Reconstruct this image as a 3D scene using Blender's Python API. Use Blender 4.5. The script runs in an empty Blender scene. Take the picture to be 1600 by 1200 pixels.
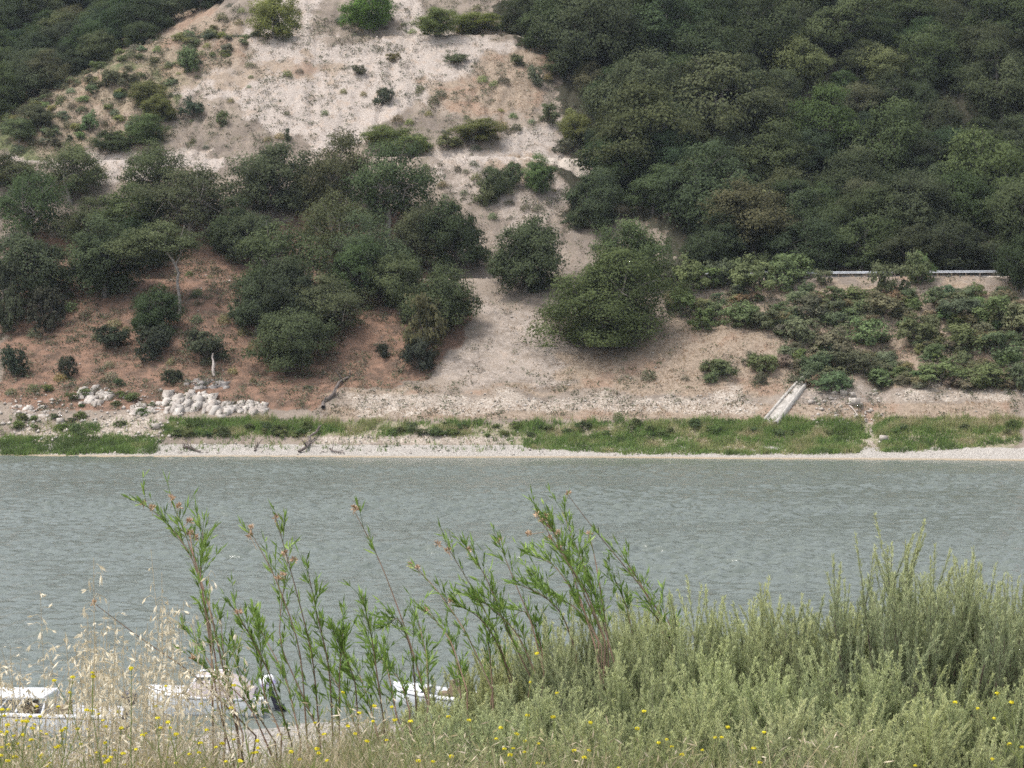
import bpy, math, random
import numpy as np
from mathutils import Vector, Matrix

# ------------------------------------------------------------------ camera, light, exposure
sc = bpy.context.scene
C = sc.collection
F = 2986.0                      # focal length in photograph pixels (1600 wide)
CAMZ = 12.0
PITCH = 0.01407
cd = bpy.data.cameras.new("camera"); cam = bpy.data.objects.new("camera", cd); C.objects.link(cam)
cam.location = (0, 0, CAMZ); cam.rotation_euler = (math.pi/2 - PITCH, 0, 0)
cd.sensor_width = 36; cd.lens = F/1600*36; cd.clip_start = 0.1; cd.clip_end = 3000
sc.camera = cam
SUN_EL, SUN_AZ = math.radians(64), math.radians(-122)      # azimuth from +Y towards +X
w = bpy.data.worlds.new("World"); sc.world = w; w.use_nodes = True
nt = w.node_tree; bg = nt.nodes["Background"]
sky = nt.nodes.new("ShaderNodeTexSky"); sky.sky_type = 'NISHITA'; sky.sun_disc = False
sky.sun_elevation = SUN_EL; sky.sun_rotation = SUN_AZ; sky.dust_density = 3.0; sky.air_density = 1.0
hsv = nt.nodes.new("ShaderNodeHueSaturation"); hsv.inputs['Saturation'].default_value = 0.42
hsv.inputs['Value'].default_value = 2.0
nt.links.new(sky.outputs[0], hsv.inputs['Color']); nt.links.new(hsv.outputs[0], bg.inputs[0])
bg.inputs[1].default_value = 0.15
sd = bpy.data.lights.new("sun", 'SUN'); sun = bpy.data.objects.new("sun", sd); C.objects.link(sun)
sd.energy = 2.2; sd.angle = math.radians(4); sd.color = (1.0, 0.965, 0.92)
dirv = Vector((math.sin(SUN_AZ)*math.cos(SUN_EL), math.cos(SUN_AZ)*math.cos(SUN_EL), math.sin(SUN_EL)))
sun.rotation_euler = dirv.to_track_quat('Z', 'Y').to_euler()
sun.location = (0, 0, 150)
sc.view_settings.view_transform = 'Standard'; sc.view_settings.look = 'None'
sc.view_settings.exposure = 0.2; sc.view_settings.gamma = 1.0
sc.render.engine = 'CYCLES'
cy = sc.cycles
cy.use_denoising = False
cy.max_bounces = 5; cy.diffuse_bounces = 3; cy.glossy_bounces = 2; cy.transmission_bounces = 3; cy.transparent_max_bounces = 6
cy.filter_width = 1.6

# ------------------------------------------------------------------ small maths
SP, CP = math.sin(PITCH), math.cos(PITCH)
def ray(px, py):
    u = (np.asarray(px, float)-800)/F; v = (600-np.asarray(py, float))/F
    return np.stack([u, CP + v*SP, -SP + v*CP], -1)
def project(x, y, z):
    z = z - CAMZ; d = y*CP - z*SP; v = y*SP + z*CP
    d = np.where(d < .1, .1, d)
    return 800 + F*x/d, 600 - F*v/d
def at(px, py, dist):
    """the point at that forward distance seen at a photograph pixel"""
    r = ray(px, py); r = r/r[..., 1:2]*np.asarray(dist)[..., None]
    r[..., 2] += CAMZ
    return r
_r = np.random.RandomState(7); _T = _r.rand(256, 256)
def vn(x, y):
    x = np.asarray(x, float); y = np.asarray(y, float)
    xi = np.floor(x).astype(int); yi = np.floor(y).astype(int); fx = x-xi; fy = y-yi
    fx = fx*fx*(3-2*fx); fy = fy*fy*(3-2*fy)
    a = _T[yi & 255, xi & 255]; b = _T[yi & 255, (xi+1) & 255]; c = _T[(yi+1) & 255, xi & 255]; d = _T[(yi+1) & 255, (xi+1) & 255]
    return (a*(1-fx)+b*fx)*(1-fy)+(c*(1-fx)+d*fx)*fy
def fbm(x, y, o=4):
    s = 0; a = .5; t = 0
    for i in range(o):
        s = s+a*vn(x*2**i+17*i, y*2**i+31*i); t += a; a *= .5
    return s/t
def sm(a, b, x):
    t = np.clip((x-a)/(b-a), 0, 1); return t*t*(3-2*t)

# ------------------------------------------------------------------ the lie of the land
PS = np.array([[-260, -5], [-172, -5], [-40, -5], [-8, -1.6], [0, 0], [1.5, .42], [3, 1.0], [4, 1.35], [8, 3.6], [16, 7.9], [20, 9.6], [26, 13.5], [36, 19.8], [41, 22.7],
               [42.5, 23.1], [49.5, 23.2], [54, 26.0], [76, 43.9], [80.5, 44.0], [110, 68.9], [114.5, 69.0], [125, 77.6], [150, 96], [175, 110], [200, 116], [600, 100]])
PN = np.array([[-60, 10.6], [-2, 10.6], [1, 10.5], [5, 10.45], [7, 10.3], [9, 9.8], [16, 6.5], [26, 2.2], [34, .7], [50, .45], [58.5, .22], [62.5, 0], [72, -1.6], [95, -5], [120, -5]])
def shore(x):
    return 227.5 - .085*x + .9*np.sin(x*.06+1) + .5*np.sin(x*.17)
def H(x, y):
    x = np.asarray(x, float); y = np.asarray(y, float)
    s = y - shore(x)
    rav = 20*sm(8, 60, x)*sm(50, 90, s) + 4*np.exp(-((x-13)/7.)**2)*sm(52, 75, s)
    up = sm(50, 56, s)
    wig = (fbm(x*.09, y*.09)-.5)
    z = np.interp(s - rav + wig*1.6*sm(3, 20, s)*(1-up), PS[:, 0], PS[:, 1])
    # small spurs and hollows between the levels
    amp = sm(17, 30, s)*(1-sm(37, 41, s)) + sm(52, 60, s)
    z = z + amp*((fbm(x*.16+9, y*.16)-.5)*1.6 + (fbm(x*.6, y*.6+40)-.5)*.35)*(1-.9*np.maximum(sm(74, 76, s)*(1-sm(80, 82, s)), sm(108, 110, s)*(1-sm(114, 116, s))))
    z = z - sm(55, 62, s)*sm(.5, .75, fbm(x*.8+vn(y*.2, x*.1)*2, y*.10+3, 3))*.55
    d = (-(x+86)+(y-320))/math.sqrt(2)
    z = z - np.clip(.42*d, 0, 16)*sm(60, 75, s)
    g = np.exp(-((x-(43.5+.35*(s-10)))/1.6)**2)*sm(5, 9, s)*(1-sm(24, 32, s))     # gully
    z = z - 1.2*g
    # low earth berm along the edge of the two tracks
    z = z + sm(0, 2, s)*(fbm(x*1.7, y*1.7+80, 3)-.5)*.28
    near = np.interp(y-(5*sm(-15, -5, x)-4.5)*sm(30, 45, y), PN[:, 0], PN[:, 1]) + (fbm(x*.5, y*.5, 3)-.5)*.2*(y < 40)
    return np.where(y < 110, near, z)
_ys = np.arange(214, 470, .3)
def hit(px, py):
    """point on the far hillside seen at a photograph pixel"""
    px = np.atleast_1d(np.asarray(px, float)); py = np.atleast_1d(np.asarray(py, float))
    out = np.zeros((len(px), 3))
    for i in range(len(px)):
        r = ray(px[i], py[i]); r = r/r[1]
        z = CAMZ + r[2]*_ys; h = H(r[0]*_ys, _ys)
        k = np.argmax(h >= z) if np.any(h >= z) else len(_ys)-1
        y = _ys[k]; out[i] = (r[0]*y, y, H(r[0]*y, y))
    return out if len(out) > 1 else out[0]

def inpoly(px, py, poly):
    c = np.zeros(px.shape, bool); n = len(poly)
    for i in range(n):
        x1, y1 = poly[i]; x2, y2 = poly[(i+1) % n]
        if y1 == y2: continue
        m = ((y1 > py) != (y2 > py)) & (px < (x2-x1)*(py-y1)/(y2-y1)+x1)
        c ^= m
    return c

# ------------------------------------------------------------------ mesh building
def mesh(name, V, Fc, mat=None, attr=None, smooth=False, acol=None):
    """V (n,3), Fc (m,k) equal-sided faces or list of such arrays; attr: per-face float 'tint'"""
    V = np.asarray(V, np.float32)
    if not isinstance(Fc, list): Fc = [Fc]
    me = bpy.data.meshes.new(name)
    me.vertices.add(len(V)); me.vertices.foreach_set("co", V.ravel())
    nl = sum(f.size for f in Fc); nf = sum(len(f) for f in Fc)
    me.loops.add(nl); me.polygons.add(nf)
    me.loops.foreach_set("vertex_index", np.concatenate([f.ravel() for f in Fc]).astype(np.int32))
    tot = np.concatenate([np.full(len(f), f.shape[1]) for f in Fc]); st = np.concatenate([[0], np.cumsum(tot)[:-1]])
    me.polygons.foreach_set("loop_start", st.astype(np.int32))
    if smooth: me.polygons.foreach_set("use_smooth", np.ones(nf, bool))
    me.update(calc_edges=True)
    if attr is not None:
        a = me.attributes.new("tint", 'FLOAT', 'FACE'); a.data.foreach_set("value", np.asarray(attr, np.float32))
    if acol:
        for k, v in acol.items():
            a = me.attributes.new(k, 'FLOAT', 'POINT'); a.data.foreach_set("value", np.asarray(v, np.float32))
    if mat: me.materials.append(mat)
    return me
def link(name, me, parent=None, loc=None, **kw):
    o = bpy.data.objects.new(name, me); C.objects.link(o)
    if parent is not None: o.parent = parent
    if loc is not None: o.location = loc
    for k, v in kw.items(): o[k] = v
    return o
def empty(name, loc, rz=0, sc_=(1, 1, 1)):
    o = bpy.data.objects.new(name, None); C.objects.link(o); o.location = loc; o.rotation_euler = (0, 0, rz); o.scale = sc_
    o.empty_display_size = .2
    return o
class MB:
    """collects quads/tris with a tint, builds one mesh"""
    def __init__(s): s.V = []; s.Q = []; s.T = []; s.tq = []; s.tt = []; s.n = 0
    def quads(s, P, tint=.5):        # P (m,4,3)
        m = len(P)
        if m == 0: return
        s.V.append(P.reshape(-1, 3)); s.Q.append(np.arange(4*m).reshape(m, 4)+s.n); s.n += 4*m
        s.tq.append(np.broadcast_to(tint, (m,)))
    def tris(s, P, tint=.5):
        m = len(P)
        s.V.append(P.reshape(-1, 3)); s.T.append(np.arange(3*m).reshape(m, 3)+s.n); s.n += 3*m
        s.tt.append(np.broadcast_to(tint, (m,)))
    def grid(s, P, closed=False, tint=.5):   # P (r,c,3)
        r, c = P.shape[:2]; idx = np.arange(r*c).reshape(r, c)+s.n
        if closed: idx = np.concatenate([idx, idx[:, :1]], 1)
        q = np.stack([idx[:-1, :-1], idx[:-1, 1:], idx[1:, 1:], idx[1:, :-1]], -1).reshape(-1, 4)
        s.V.append(P.reshape(-1, 3)); s.Q.append(q); s.n += r*c; s.tq.append(np.broadcast_to(tint, (len(q),)))
    def tube(s, pts, rad, sides=6, tint=.5):
        pts = np.asarray(pts, float); n = len(pts); rad = np.broadcast_to(np.asarray(rad, float), (n,))
        t = np.gradient(pts, axis=0); t /= np.linalg.norm(t, axis=1)[:, None]+1e-9
        ref = np.array([0, 0, 1.]) if abs(t[0, 2]) < .9 else np.array([1., 0, 0])
        a = np.cross(t, ref); a /= np.linalg.norm(a, axis=1)[:, None]+1e-9; b = np.cross(t, a)
        th = np.linspace(0, 2*math.pi, sides, endpoint=False)
        P = pts[:, None]+rad[:, None, None]*(np.cos(th)[None, :, None]*a[:, None]+np.sin(th)[None, :, None]*b[:, None])
        s.grid(P, True, tint)
    def box(s, c, d, R=None, tint=.5):
        v = np.array([[x, y, z] for x in (-.5, .5) for y in (-.5, .5) for z in (-.5, .5)])*np.asarray(d)
        if R is not None: v = v @ np.asarray(R).T
        v = v+np.asarray(c)
        q = v[np.array([[0, 1, 3, 2], [4, 6, 7, 5], [0, 4, 5, 1], [2, 3, 7, 6], [0, 2, 6, 4], [1, 5, 7, 3]])]
        s.quads(q, tint)
    def mesh(s, name, mat, smooth=False):
        f = []; t = []
        if s.Q: f.append(np.concatenate(s.Q)); t.append(np.concatenate(s.tq))
        if s.T: f.append(np.concatenate(s.T)); t.append(np.concatenate(s.tt))
        return mesh(name, np.concatenate(s.V), f, mat, np.concatenate(t), smooth)
def unit(v): return v/(np.linalg.norm(v, axis=-1, keepdims=True)+1e-9)
def leafquads(P, N, size, rng, aspect=.62):
    """diamond-ish leaf faces at P with normals N"""
    n = len(P); a = unit(np.cross(N, unit(rng.randn(n, 3)))); b = np.cross(N, a)
    size = np.broadcast_to(size, (n,))[:, None]
    a = a*size*.5; b = b*size*.5*aspect
    bend = N*size*.12
    return np.stack([P-a, P+b+bend, P+a, P-b+bend], 1)

# ------------------------------------------------------------------ materials
def newmat(name):
    m = bpy.data.materials.new(name); m.use_nodes = True; n = m.node_tree.nodes; n.clear()
    return m, m.node_tree
class NT:
    def __init__(s, nt): s.nt = nt; s.n = nt.nodes
    def add(s, t, **kw):
        x = s.n.new(t)
        for k, v in kw.items(): setattr(x, k, v)
        return x
    def l(s, a, b): s.nt.links.new(a, b)
    def noise(s, vec, scale, detail=4, rough=.55, dim='3D'):
        x = s.add("ShaderNodeTexNoise"); x.inputs['Scale'].default_value = scale; x.inputs['Detail'].default_value = detail
        x.inputs['Roughness'].default_value = rough
        if vec is not None: s.l(vec, x.inputs['Vector'])
        return x.outputs['Fac']
    def math(s, op, a, b=None, c=None, clamp=False):
        x = s.add("ShaderNodeMath", operation=op, use_clamp=clamp)
        for i, v in enumerate((a, b, c)):
            if v is None: continue
            if isinstance(v, (int, float)): x.inputs[i].default_value = v
            else: s.l(v, x.inputs[i])
        return x.outputs[0]
    def mix(s, f, a, b, bt='MIX'):
        x = s.add("ShaderNodeMix", data_type='RGBA', blend_type=bt)
        for i, v in ((0, f), (6, a), (7, b)):
            if isinstance(v, (int, float)): x.inputs[i].default_value = v
            elif isinstance(v, tuple): x.inputs[i].default_value = v+(1,)
            else: s.l(v, x.inputs[i])
        return x.outputs[2]
    def ramp(s, f, stops, interp='LINEAR'):
        x = s.add("ShaderNodeValToRGB"); x.color_ramp.interpolation = interp
        e = x.color_ramp.elements
        while len(e) < len(stops): e.new(.5)
        for k, (p, c) in enumerate(stops): e[k].position = p; e[k].color = c+(1,)
        s.l(f, x.inputs[0]); return x.outputs[0]
    def attr(s, name): x = s.add("ShaderNodeAttribute"); x.attribute_name = name; return x.outputs['Fac']
    def rng(s, v, a, b, c=0., d=1.):
        x = s.add("ShaderNodeMapRange", interpolation_type='SMOOTHSTEP')
        for i, q in zip((1, 2, 3, 4), (a, b, c, d)): x.inputs[i].default_value = q
        s.l(v, x.inputs[0]); return x.outputs[0]
def leafmat(name, stops, transl=.25, rough=.6, objcol=True, rand=.25, spec=.3):
    m, nt = newmat(name); g = NT(nt)
    col = g.ramp(g.attr("tint"), stops)
    oi = g.add("ShaderNodeObjectInfo")
    if objcol: col = g.mix(1.0, col, oi.outputs['Color'], 'MULTIPLY')
    geo = g.add("ShaderNodeNewGeometry")
    b = g.math('MULTIPLY_ADD', geo.outputs['Random Per Island'], rand*2, 1-rand)
    x = g.add("ShaderNodeVectorMath", operation='SCALE'); g.l(col, x.inputs[0]); g.l(b, x.inputs['Scale']); col = x.outputs[0]
    p = g.add("ShaderNodeBsdfPrincipled"); g.l(col, p.inputs['Base Color']); p.inputs['Roughness'].default_value = rough
    p.inputs['Specular IOR Level'].default_value = spec
    t = g.add("ShaderNodeBsdfTranslucent"); g.l(col, t.inputs['Color'])
    mx = g.add("ShaderNodeMixShader"); mx.inputs[0].default_value = transl
    g.l(p.outputs[0], mx.inputs[1]); g.l(t.outputs[0], mx.inputs[2])
    o = g.add("ShaderNodeOutputMaterial"); g.l(mx.outputs[0], o.inputs[0]); return m
def plain(name, col, col2=None, scale=4., rough=.7, metal=0., bump=0., spec=.4, objcol=False, island=False):
    m, nt = newmat(name); g = NT(nt); tc = g.add("ShaderNodeTexCoord")
    n = g.noise(tc.outputs['Object'], scale, 6, .65)
    c = g.mix(g.rng(n, .35, .65), col, col2 or tuple(k*.7 for k in col))
    if objcol: c = g.mix(1.0, c, g.add("ShaderNodeObjectInfo").outputs['Color'], 'MULTIPLY')
    if island:
        x = g.add("ShaderNodeVectorMath", operation='SCALE'); g.l(c, x.inputs[0]); g.l(g.math('MULTIPLY_ADD', g.add("ShaderNodeNewGeometry").outputs['Random Per Island'], .3, .78), x.inputs['Scale']); c = x.outputs[0]
    p = g.add("ShaderNodeBsdfPrincipled"); g.l(c, p.inputs['Base Color']); p.inputs['Roughness'].default_value = rough
    p.inputs['Metallic'].default_value = metal; p.inputs['Specular IOR Level'].default_value = spec
    if bump:
        b = g.add("ShaderNodeBump"); b.inputs['Strength'].default_value = bump; b.inputs['Distance'].default_value = .05
        g.l(g.noise(tc.outputs['Object'], scale*3, 5, .7), b.inputs['Height']); g.l(b.outputs[0], p.inputs['Normal'])
    o = g.add("ShaderNodeOutputMaterial"); g.l(p.outputs[0], o.inputs[0]); return m

M_OAK = leafmat("oak_leaves", [(0, (.052, .062, .032)), (.35, (.076, .094, .045)), (.7, (.104, .126, .060)), (1, (.145, .162, .086))], .36, .9, True, .08, .05)
M_BUSH = leafmat("bush_leaves", [(0, (.082, .086, .056)), (.4, (.108, .120, .072)), (.8, (.145, .158, .092)), (1, (.20, .195, .135))], .36, .9, True, .15, .08)
M_TWIG = plain("twigs", (.16, .13, .11), (.10, .085, .07), 6, .9)
M_BARK = plain("bark", (.17, .15, .13), (.09, .08, .07), 3, .9, bump=.4)
M_PALEBARK = plain("pale_bark", (.28, .245, .215), (.17, .15, .13), 3, .9)

# ------------------------------------------------------------------ ground
def zone(px, py, items):
    r = np.zeros(px.shape)
    for it in items:
        if len(it) == 4 and not isinstance(it[0], tuple):
            cx, cy_, a, b = it; r = np.maximum(r, 1-sm(.8, 1.15, np.sqrt(((px-cx)/a)**2+((py-cy_)/b)**2)))
        else: r = np.maximum(r, inpoly(px, py, it).astype(float))
    return r
Z_GRAVEL = [[(395, 62), (790, 50), (800, 70), (700, 120), (650, 165), (590, 190), (545, 230), (470, 210), (340, 175), (300, 155), (270, 140), (290, 122), (410, 100)],
            (700, 90, 70, 30), (460, 25, 40, 40), (640, 20, 45, 32), [(790, 210), (870, 190), (905, 185), (900, 225), (790, 235)],
            [(0, 244), (60, 243), (150, 244), (330, 238), (340, 262), (230, 275), (150, 275), (60, 262), (0, 262)],
            [(690, 238), (880, 235), (870, 262), (720, 268), (670, 262)],
            (420, 130, 100, 40)]
Z_GRAVEL2 = [[(760, 470), (850, 480), (880, 540), (900, 600), (720, 600), (690, 580), (740, 520)],
            [(1200, 610), (1380, 608), (1400, 668), (1205, 668)], [(660, 262), (880, 245), (880, 400), (740, 330)]]
Z_PALE = [[(20, 676), (120, 655), (250, 638), (262, 684), (40, 688)], [(560, 606), (700, 612), (900, 622), (1150, 612), (1200, 625), (1180, 650), (900, 642), (560, 655)],
          [(480, 672), (960, 672), (960, 694), (480, 694)], [(1330, 668), (1375, 668), (1385, 705), (1300, 705)], [(1400, 608), (1600, 608), (1600, 630), (1400, 625)]]
Z_DRY = [(440, 110, 110, 12), (330, 130, 90, 12), (820, 100, 60, 30), (760, 150, 90, 40), (700, 150, 50, 30), (280, 60, 120, 60), (180, 170, 90, 60), (90, 180, 90, 60), (820, 260, 60, 20),
         [(860, 560), (1000, 545), (1060, 500), (1230, 500), (1260, 600), (1180, 615), (900, 612)],
         [(500, 600), (1200, 605), (1200, 618), (900, 615), (500, 612)], [(500, 637), (1180, 630), (1600, 628), (1600, 660), (500, 655)], (1160, 540, 110, 50), (1250, 585, 40, 25),
         (1340, 490, 40, 20), (1180, 580, 90, 25), [(1045, 445), (1600, 445), (1600, 605), (1240, 600), (1240, 520), (1050, 500)], (1400, 429, 200, 4)]
Z_RED = [[(0, 380), (640, 330), (660, 440), (740, 480), (690, 590), (560, 600), (500, 640), (180, 640), (0, 640)]]
Z_GREEN = [(60, 210, 90, 35), (250, 110, 60, 30), (50, 145, 120, 30), (200, 120, 120, 60)]
Z_REED = [[(0, 682), (250, 684), (250, 709), (0, 711)], [(260, 655), (620, 658), (620, 682), (250, 682)], [(480, 662), (960, 660), (960, 682), (480, 682)],
          [(810, 684), (960, 680), (1330, 668), (1340, 708), (1200, 710), (960, 709), (810, 700)], [(930, 660), (1350, 655), (1350, 700), (960, 700)],
          [(1370, 655), (1600, 655), (1600, 712), (1370, 710)], (120, 672, 40, 8)]

def axis(parts):
    out = []
    for a, b, st in parts: out.append(np.arange(a, b, st))
    return np.concatenate(out+[[parts[-1][1]]])
gx = axis([(-420, -150, 15), (-150, -98, 2), (-98, 98, .42), (98, 150, 2), (150, 420, 15)])
gy = axis([(-60, -10, 8), (-10, 80, .8), (80, 216, 6), (216, 356, .34), (356, 430, 1.5), (430, 760, 30)])
GX, GY = np.meshgrid(gx, gy); GZ = H(GX, GY)
PX, PY = project(GX, GY, GZ)
jx = PX+(fbm(GX*.25, GY*.25)-.5)*110+(fbm(GX*1.3, GY*1.3)-.5)*40; jy = PY+(fbm(GX*.25+50, GY*.25)-.5)*60+(fbm(GX*1.3+50, GY*1.3)-.5)*24
# inside the shore bands the edges stay level
band = sm(600, 640, PY); jy = jy*(1-band)+(PY+(fbm(GX*.5+50, GY*.5)-.5)*8)*band
def blur(a, n=3):
    for _ in range(n):
        a = (a+np.roll(a, 1, 0)+np.roll(a, -1, 0)+np.roll(a, 1, 1)+np.roll(a, -1, 1))/5
    return a
far = (GY > 200)
S_ = GY-shore(GX)
masks = {k: blur(zone(jx, jy, z))*far for k, z in (("gravel", Z_GRAVEL), ("pale", Z_PALE), ("dry", Z_DRY), ("red", Z_RED), ("green", Z_GREEN), ("reed", Z_REED))}
masks['gravel'] = np.maximum(masks['gravel'], .42*blur(zone(jx, jy, Z_GRAVEL2))*far); masks['pale'] *= .62
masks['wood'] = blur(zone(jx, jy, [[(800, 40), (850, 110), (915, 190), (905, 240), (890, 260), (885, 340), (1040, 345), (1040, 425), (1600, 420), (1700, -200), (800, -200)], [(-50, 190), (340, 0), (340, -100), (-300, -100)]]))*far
masks['beach'] = np.where(far, (1-sm(3.6, 4.2, S_))*sm(-6, -1, S_), sm(48, 55, GY)*1.0)
masks['wet'] = far*(1-sm(.15, .75, S_))
masks['near'] = (GY < 48)*1.0
masks['track'] = far*np.maximum(sm(42.2, 43, S_)*(1-sm(48.8, 49.6, S_))*(GX > 14), np.maximum(sm(76, 76.6, S_)*(1-sm(80, 80.8, S_)), sm(110, 110.6, S_)*(1-sm(114, 114.8, S_)))*(GX < 18))
idx = np.arange(GX.size).reshape(GX.shape)
fq = np.stack([idx[:-1, :-1], idx[:-1, 1:], idx[1:, 1:], idx[1:, :-1]], -1).reshape(-1, 4)
def groundmat():
    m, nt = newmat("ground"); g = NT(nt); tc = g.add("ShaderNodeTexCoord"); v = tc.outputs['Object']
    n1 = g.noise(v, .14, 5, .65); n2 = g.noise(v, .55, 6, .7); n3 = g.noise(v, 2.0, 5, .75)
    n4 = g.noise(v, 4.5, 3, .7)
    soil = g.mix(g.rng(n1, .35, .65), (.15, .122, .098), (.235, .192, .152))
    soil = g.mix(g.math('MULTIPLY', g.rng(n2, .52, .66), .7), soil, (.12, .105, .07))
    soil = g.mix(g.math('MULTIPLY', g.rng(n3, .5, .7), .35), soil, (.34, .29, .25))
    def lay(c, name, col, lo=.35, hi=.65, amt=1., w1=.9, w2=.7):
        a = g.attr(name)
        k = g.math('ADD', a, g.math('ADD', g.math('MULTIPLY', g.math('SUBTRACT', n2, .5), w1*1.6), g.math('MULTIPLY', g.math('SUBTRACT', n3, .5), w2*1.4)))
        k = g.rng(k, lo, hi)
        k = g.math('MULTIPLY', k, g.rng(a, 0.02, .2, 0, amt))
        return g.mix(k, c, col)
    grav = g.mix(g.rng(n4, .34, .64), (.235, .195, .165), (.40, .35, .305))
    grav = g.mix(g.math('MULTIPLY', g.rng(n2, .5, .68), .45), grav, (.34, .25, .18))
    dry = g.mix(g.rng(n3, .35, .65), (.18, .137, .098), (.30, .235, .175))
    dry = g.mix(g.math('MULTIPLY', g.rng(n1, .5, .62), .5), dry, (.23, .13, .085))
    red = g.mix(g.rng(n2, .35, .62), (.09, .062, .045), (.20, .122, .084))
    red = g.mix(g.math('MULTIPLY', g.rng(n3, .55, .7), .4), red, (.30, .21, .14))
    grn = g.mix(g.rng(n3, .35, .65), (.075, .085, .04), (.13, .135, .065))
    pale = g.mix(g.rng(n4, .4, .6), (.22, .175, .135), (.44, .39, .33))
    c = soil
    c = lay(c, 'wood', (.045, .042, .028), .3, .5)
    c = lay(c, 'green', grn)
    c = lay(c, 'red', red, .3, .6)
    c = lay(c, 'gravel', grav, .15, .75)
    c = lay(c, 'dry', dry, .25, .95, .85)
    c = lay(c, 'pale', pale, .2, .8)
    c = lay(c, 'track', (.40, .345, .29), .3, .5)
    c = lay(c, 'reed', g.mix(g.rng(n3, .4, .6), (.30, .25, .19), (.13, .14, .06)), .45, .8, .8)
    bea = g.mix(g.rng(g.noise(v, 7, 3, .7), .4, .6), (.20, .18, .155), (.40, .37, .33))
    c = lay(c, 'beach', bea, .4, .6, 1., .2, .3)
    c = g.mix(g.attr('wet'), c, (.30, .235, .155))
    nearc = g.mix(g.rng(n3, .4, .6), (.22, .17, .11), (.13, .12, .06))
    c = g.mix(g.attr('near'), c, nearc)
    p = g.add("ShaderNodeBsdfPrincipled"); g.l(c, p.inputs['Base Color']); p.inputs['Roughness'].default_value = .95
    p.inputs['Specular IOR Level'].default_value = .15
    b = g.add("ShaderNodeBump"); b.inputs['Strength'].default_value = .8; b.inputs['Distance'].default_value = .16
    hgt = g.math('ADD', g.math('MULTIPLY', n3, .6), g.math('MULTIPLY', n4, .5))
    g.l(hgt, b.inputs['Height']); g.l(b.outputs[0], p.inputs['Normal'])
    o = g.add("ShaderNodeOutputMaterial"); g.l(p.outputs[0], o.inputs[0]); return m
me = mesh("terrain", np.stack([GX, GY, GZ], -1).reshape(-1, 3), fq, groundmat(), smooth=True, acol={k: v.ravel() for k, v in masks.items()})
link("terrain", me, kind="structure", label="dry stony hillside, lake shore and near bank", category="terrain")

# water
def watermat():
    m, nt = newmat("lake_water"); g = NT(nt); tc = g.add("ShaderNodeTexCoord")
    def mp(sx, sy, rz=0):
        x = g.add("ShaderNodeMapping"); x.inputs['Scale'].default_value = (sx, sy, 1); x.inputs['Rotation'].default_value = (0, 0, rz)
        g.l(tc.outputs['Object'], x.inputs[0]); return x.outputs[0]
    patch = g.noise(mp(.02, .05, .08), 1, 3, .5)
    patch2 = g.noise(mp(.05, .35, -.04), 1, 3, .6)
    w1 = g.noise(mp(2.0, 2.4, .2), 1.0, 3, .6)
    w2 = g.noise(mp(5.6, 6.5, -.3), 1.0, 2, .6)
    w3 = g.noise(mp(.30, .42, .12), 1.0, 2, .5)
    h = g.math('ADD', g.math('MULTIPLY', w1, .55), g.math('ADD', g.math('MULTIPLY', w2, .42), g.math('MULTIPLY', w3, .5)))
    calm = g.math('MULTIPLY', g.rng(patch, .35, .65, .55, 1.), g.rng(patch2, .3, .65, .6, 1.))
    h = g.math('MULTIPLY', h, calm)
    p = g.add("ShaderNodeBsdfPrincipled"); p.inputs['Base Color'].default_value = (.118, .134, .114, 1)
    p.inputs['Roughness'].default_value = .14; p.inputs['IOR'].default_value = 1.33; p.inputs['Specular IOR Level'].default_value = .5
    b = g.add("ShaderNodeBump"); b.inputs['Strength'].default_value = 1.0; b.inputs['Distance'].default_value = .20
    g.l(h, b.inputs['Height']); g.l(b.outputs[0], p.inputs['Normal'])
    o = g.add("ShaderNodeOutputMaterial"); g.l(p.outputs[0], o.inputs[0]); return m
wr = np.random.RandomState(4)
vy = [56.]
while vy[-1] < 233: vy.append(vy[-1]+.11+.22*(vy[-1]-56)/177)
vy = np.array(vy); vu = np.linspace(-.36, .36, 760); WU, WY = np.meshgrid(vu, vy); WX = WU*WY; WZ = np.zeros_like(WX)
for lam in np.exp(np.linspace(math.log(.42), math.log(2.6), 48)):
    th = -1.25+wr.randn()*.55; k = 2*math.pi/lam; a_ = .034*lam**.8/6.28; ph = wr.rand()*6.28
    fade = np.clip(lam/(1.9*np.maximum(WY*.00095, .11+.22*(WY-56)/177)), 0, 1)
    WZ += a_*wr.uniform(.6, 1.4)*fade*np.sin(k*(WX*math.cos(th)+WY*math.sin(th))+ph+2.0*fbm(WX*.12+lam*9, WY*.12, 2))
calm = .45+.75*sm(.35, .62, fbm(WX*.018+3, WY*.06, 3))*(.55+.6*sm(.3, .65, fbm(WX*.05, WY*.2+8, 3)))
calm *= .32+.68*sm(3, 30, shore(WX)-WY+8*(fbm(WX*.04, WY*.15)-.5))
WZ = WZ*calm*2.6
mb = MB(); mb.grid(np.stack([WX, WY, WZ], -1)); me0 = mb
flat = np.array([[[-420, 50, -.16], [420, 50, -.16], [420, 250, -.16], [-420, 250, -.16]]], float); mb.quads(flat)
link("water", mb.mesh("water", watermat(), True), kind="structure", label="rippled grey green lake water", category="water")

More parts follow.
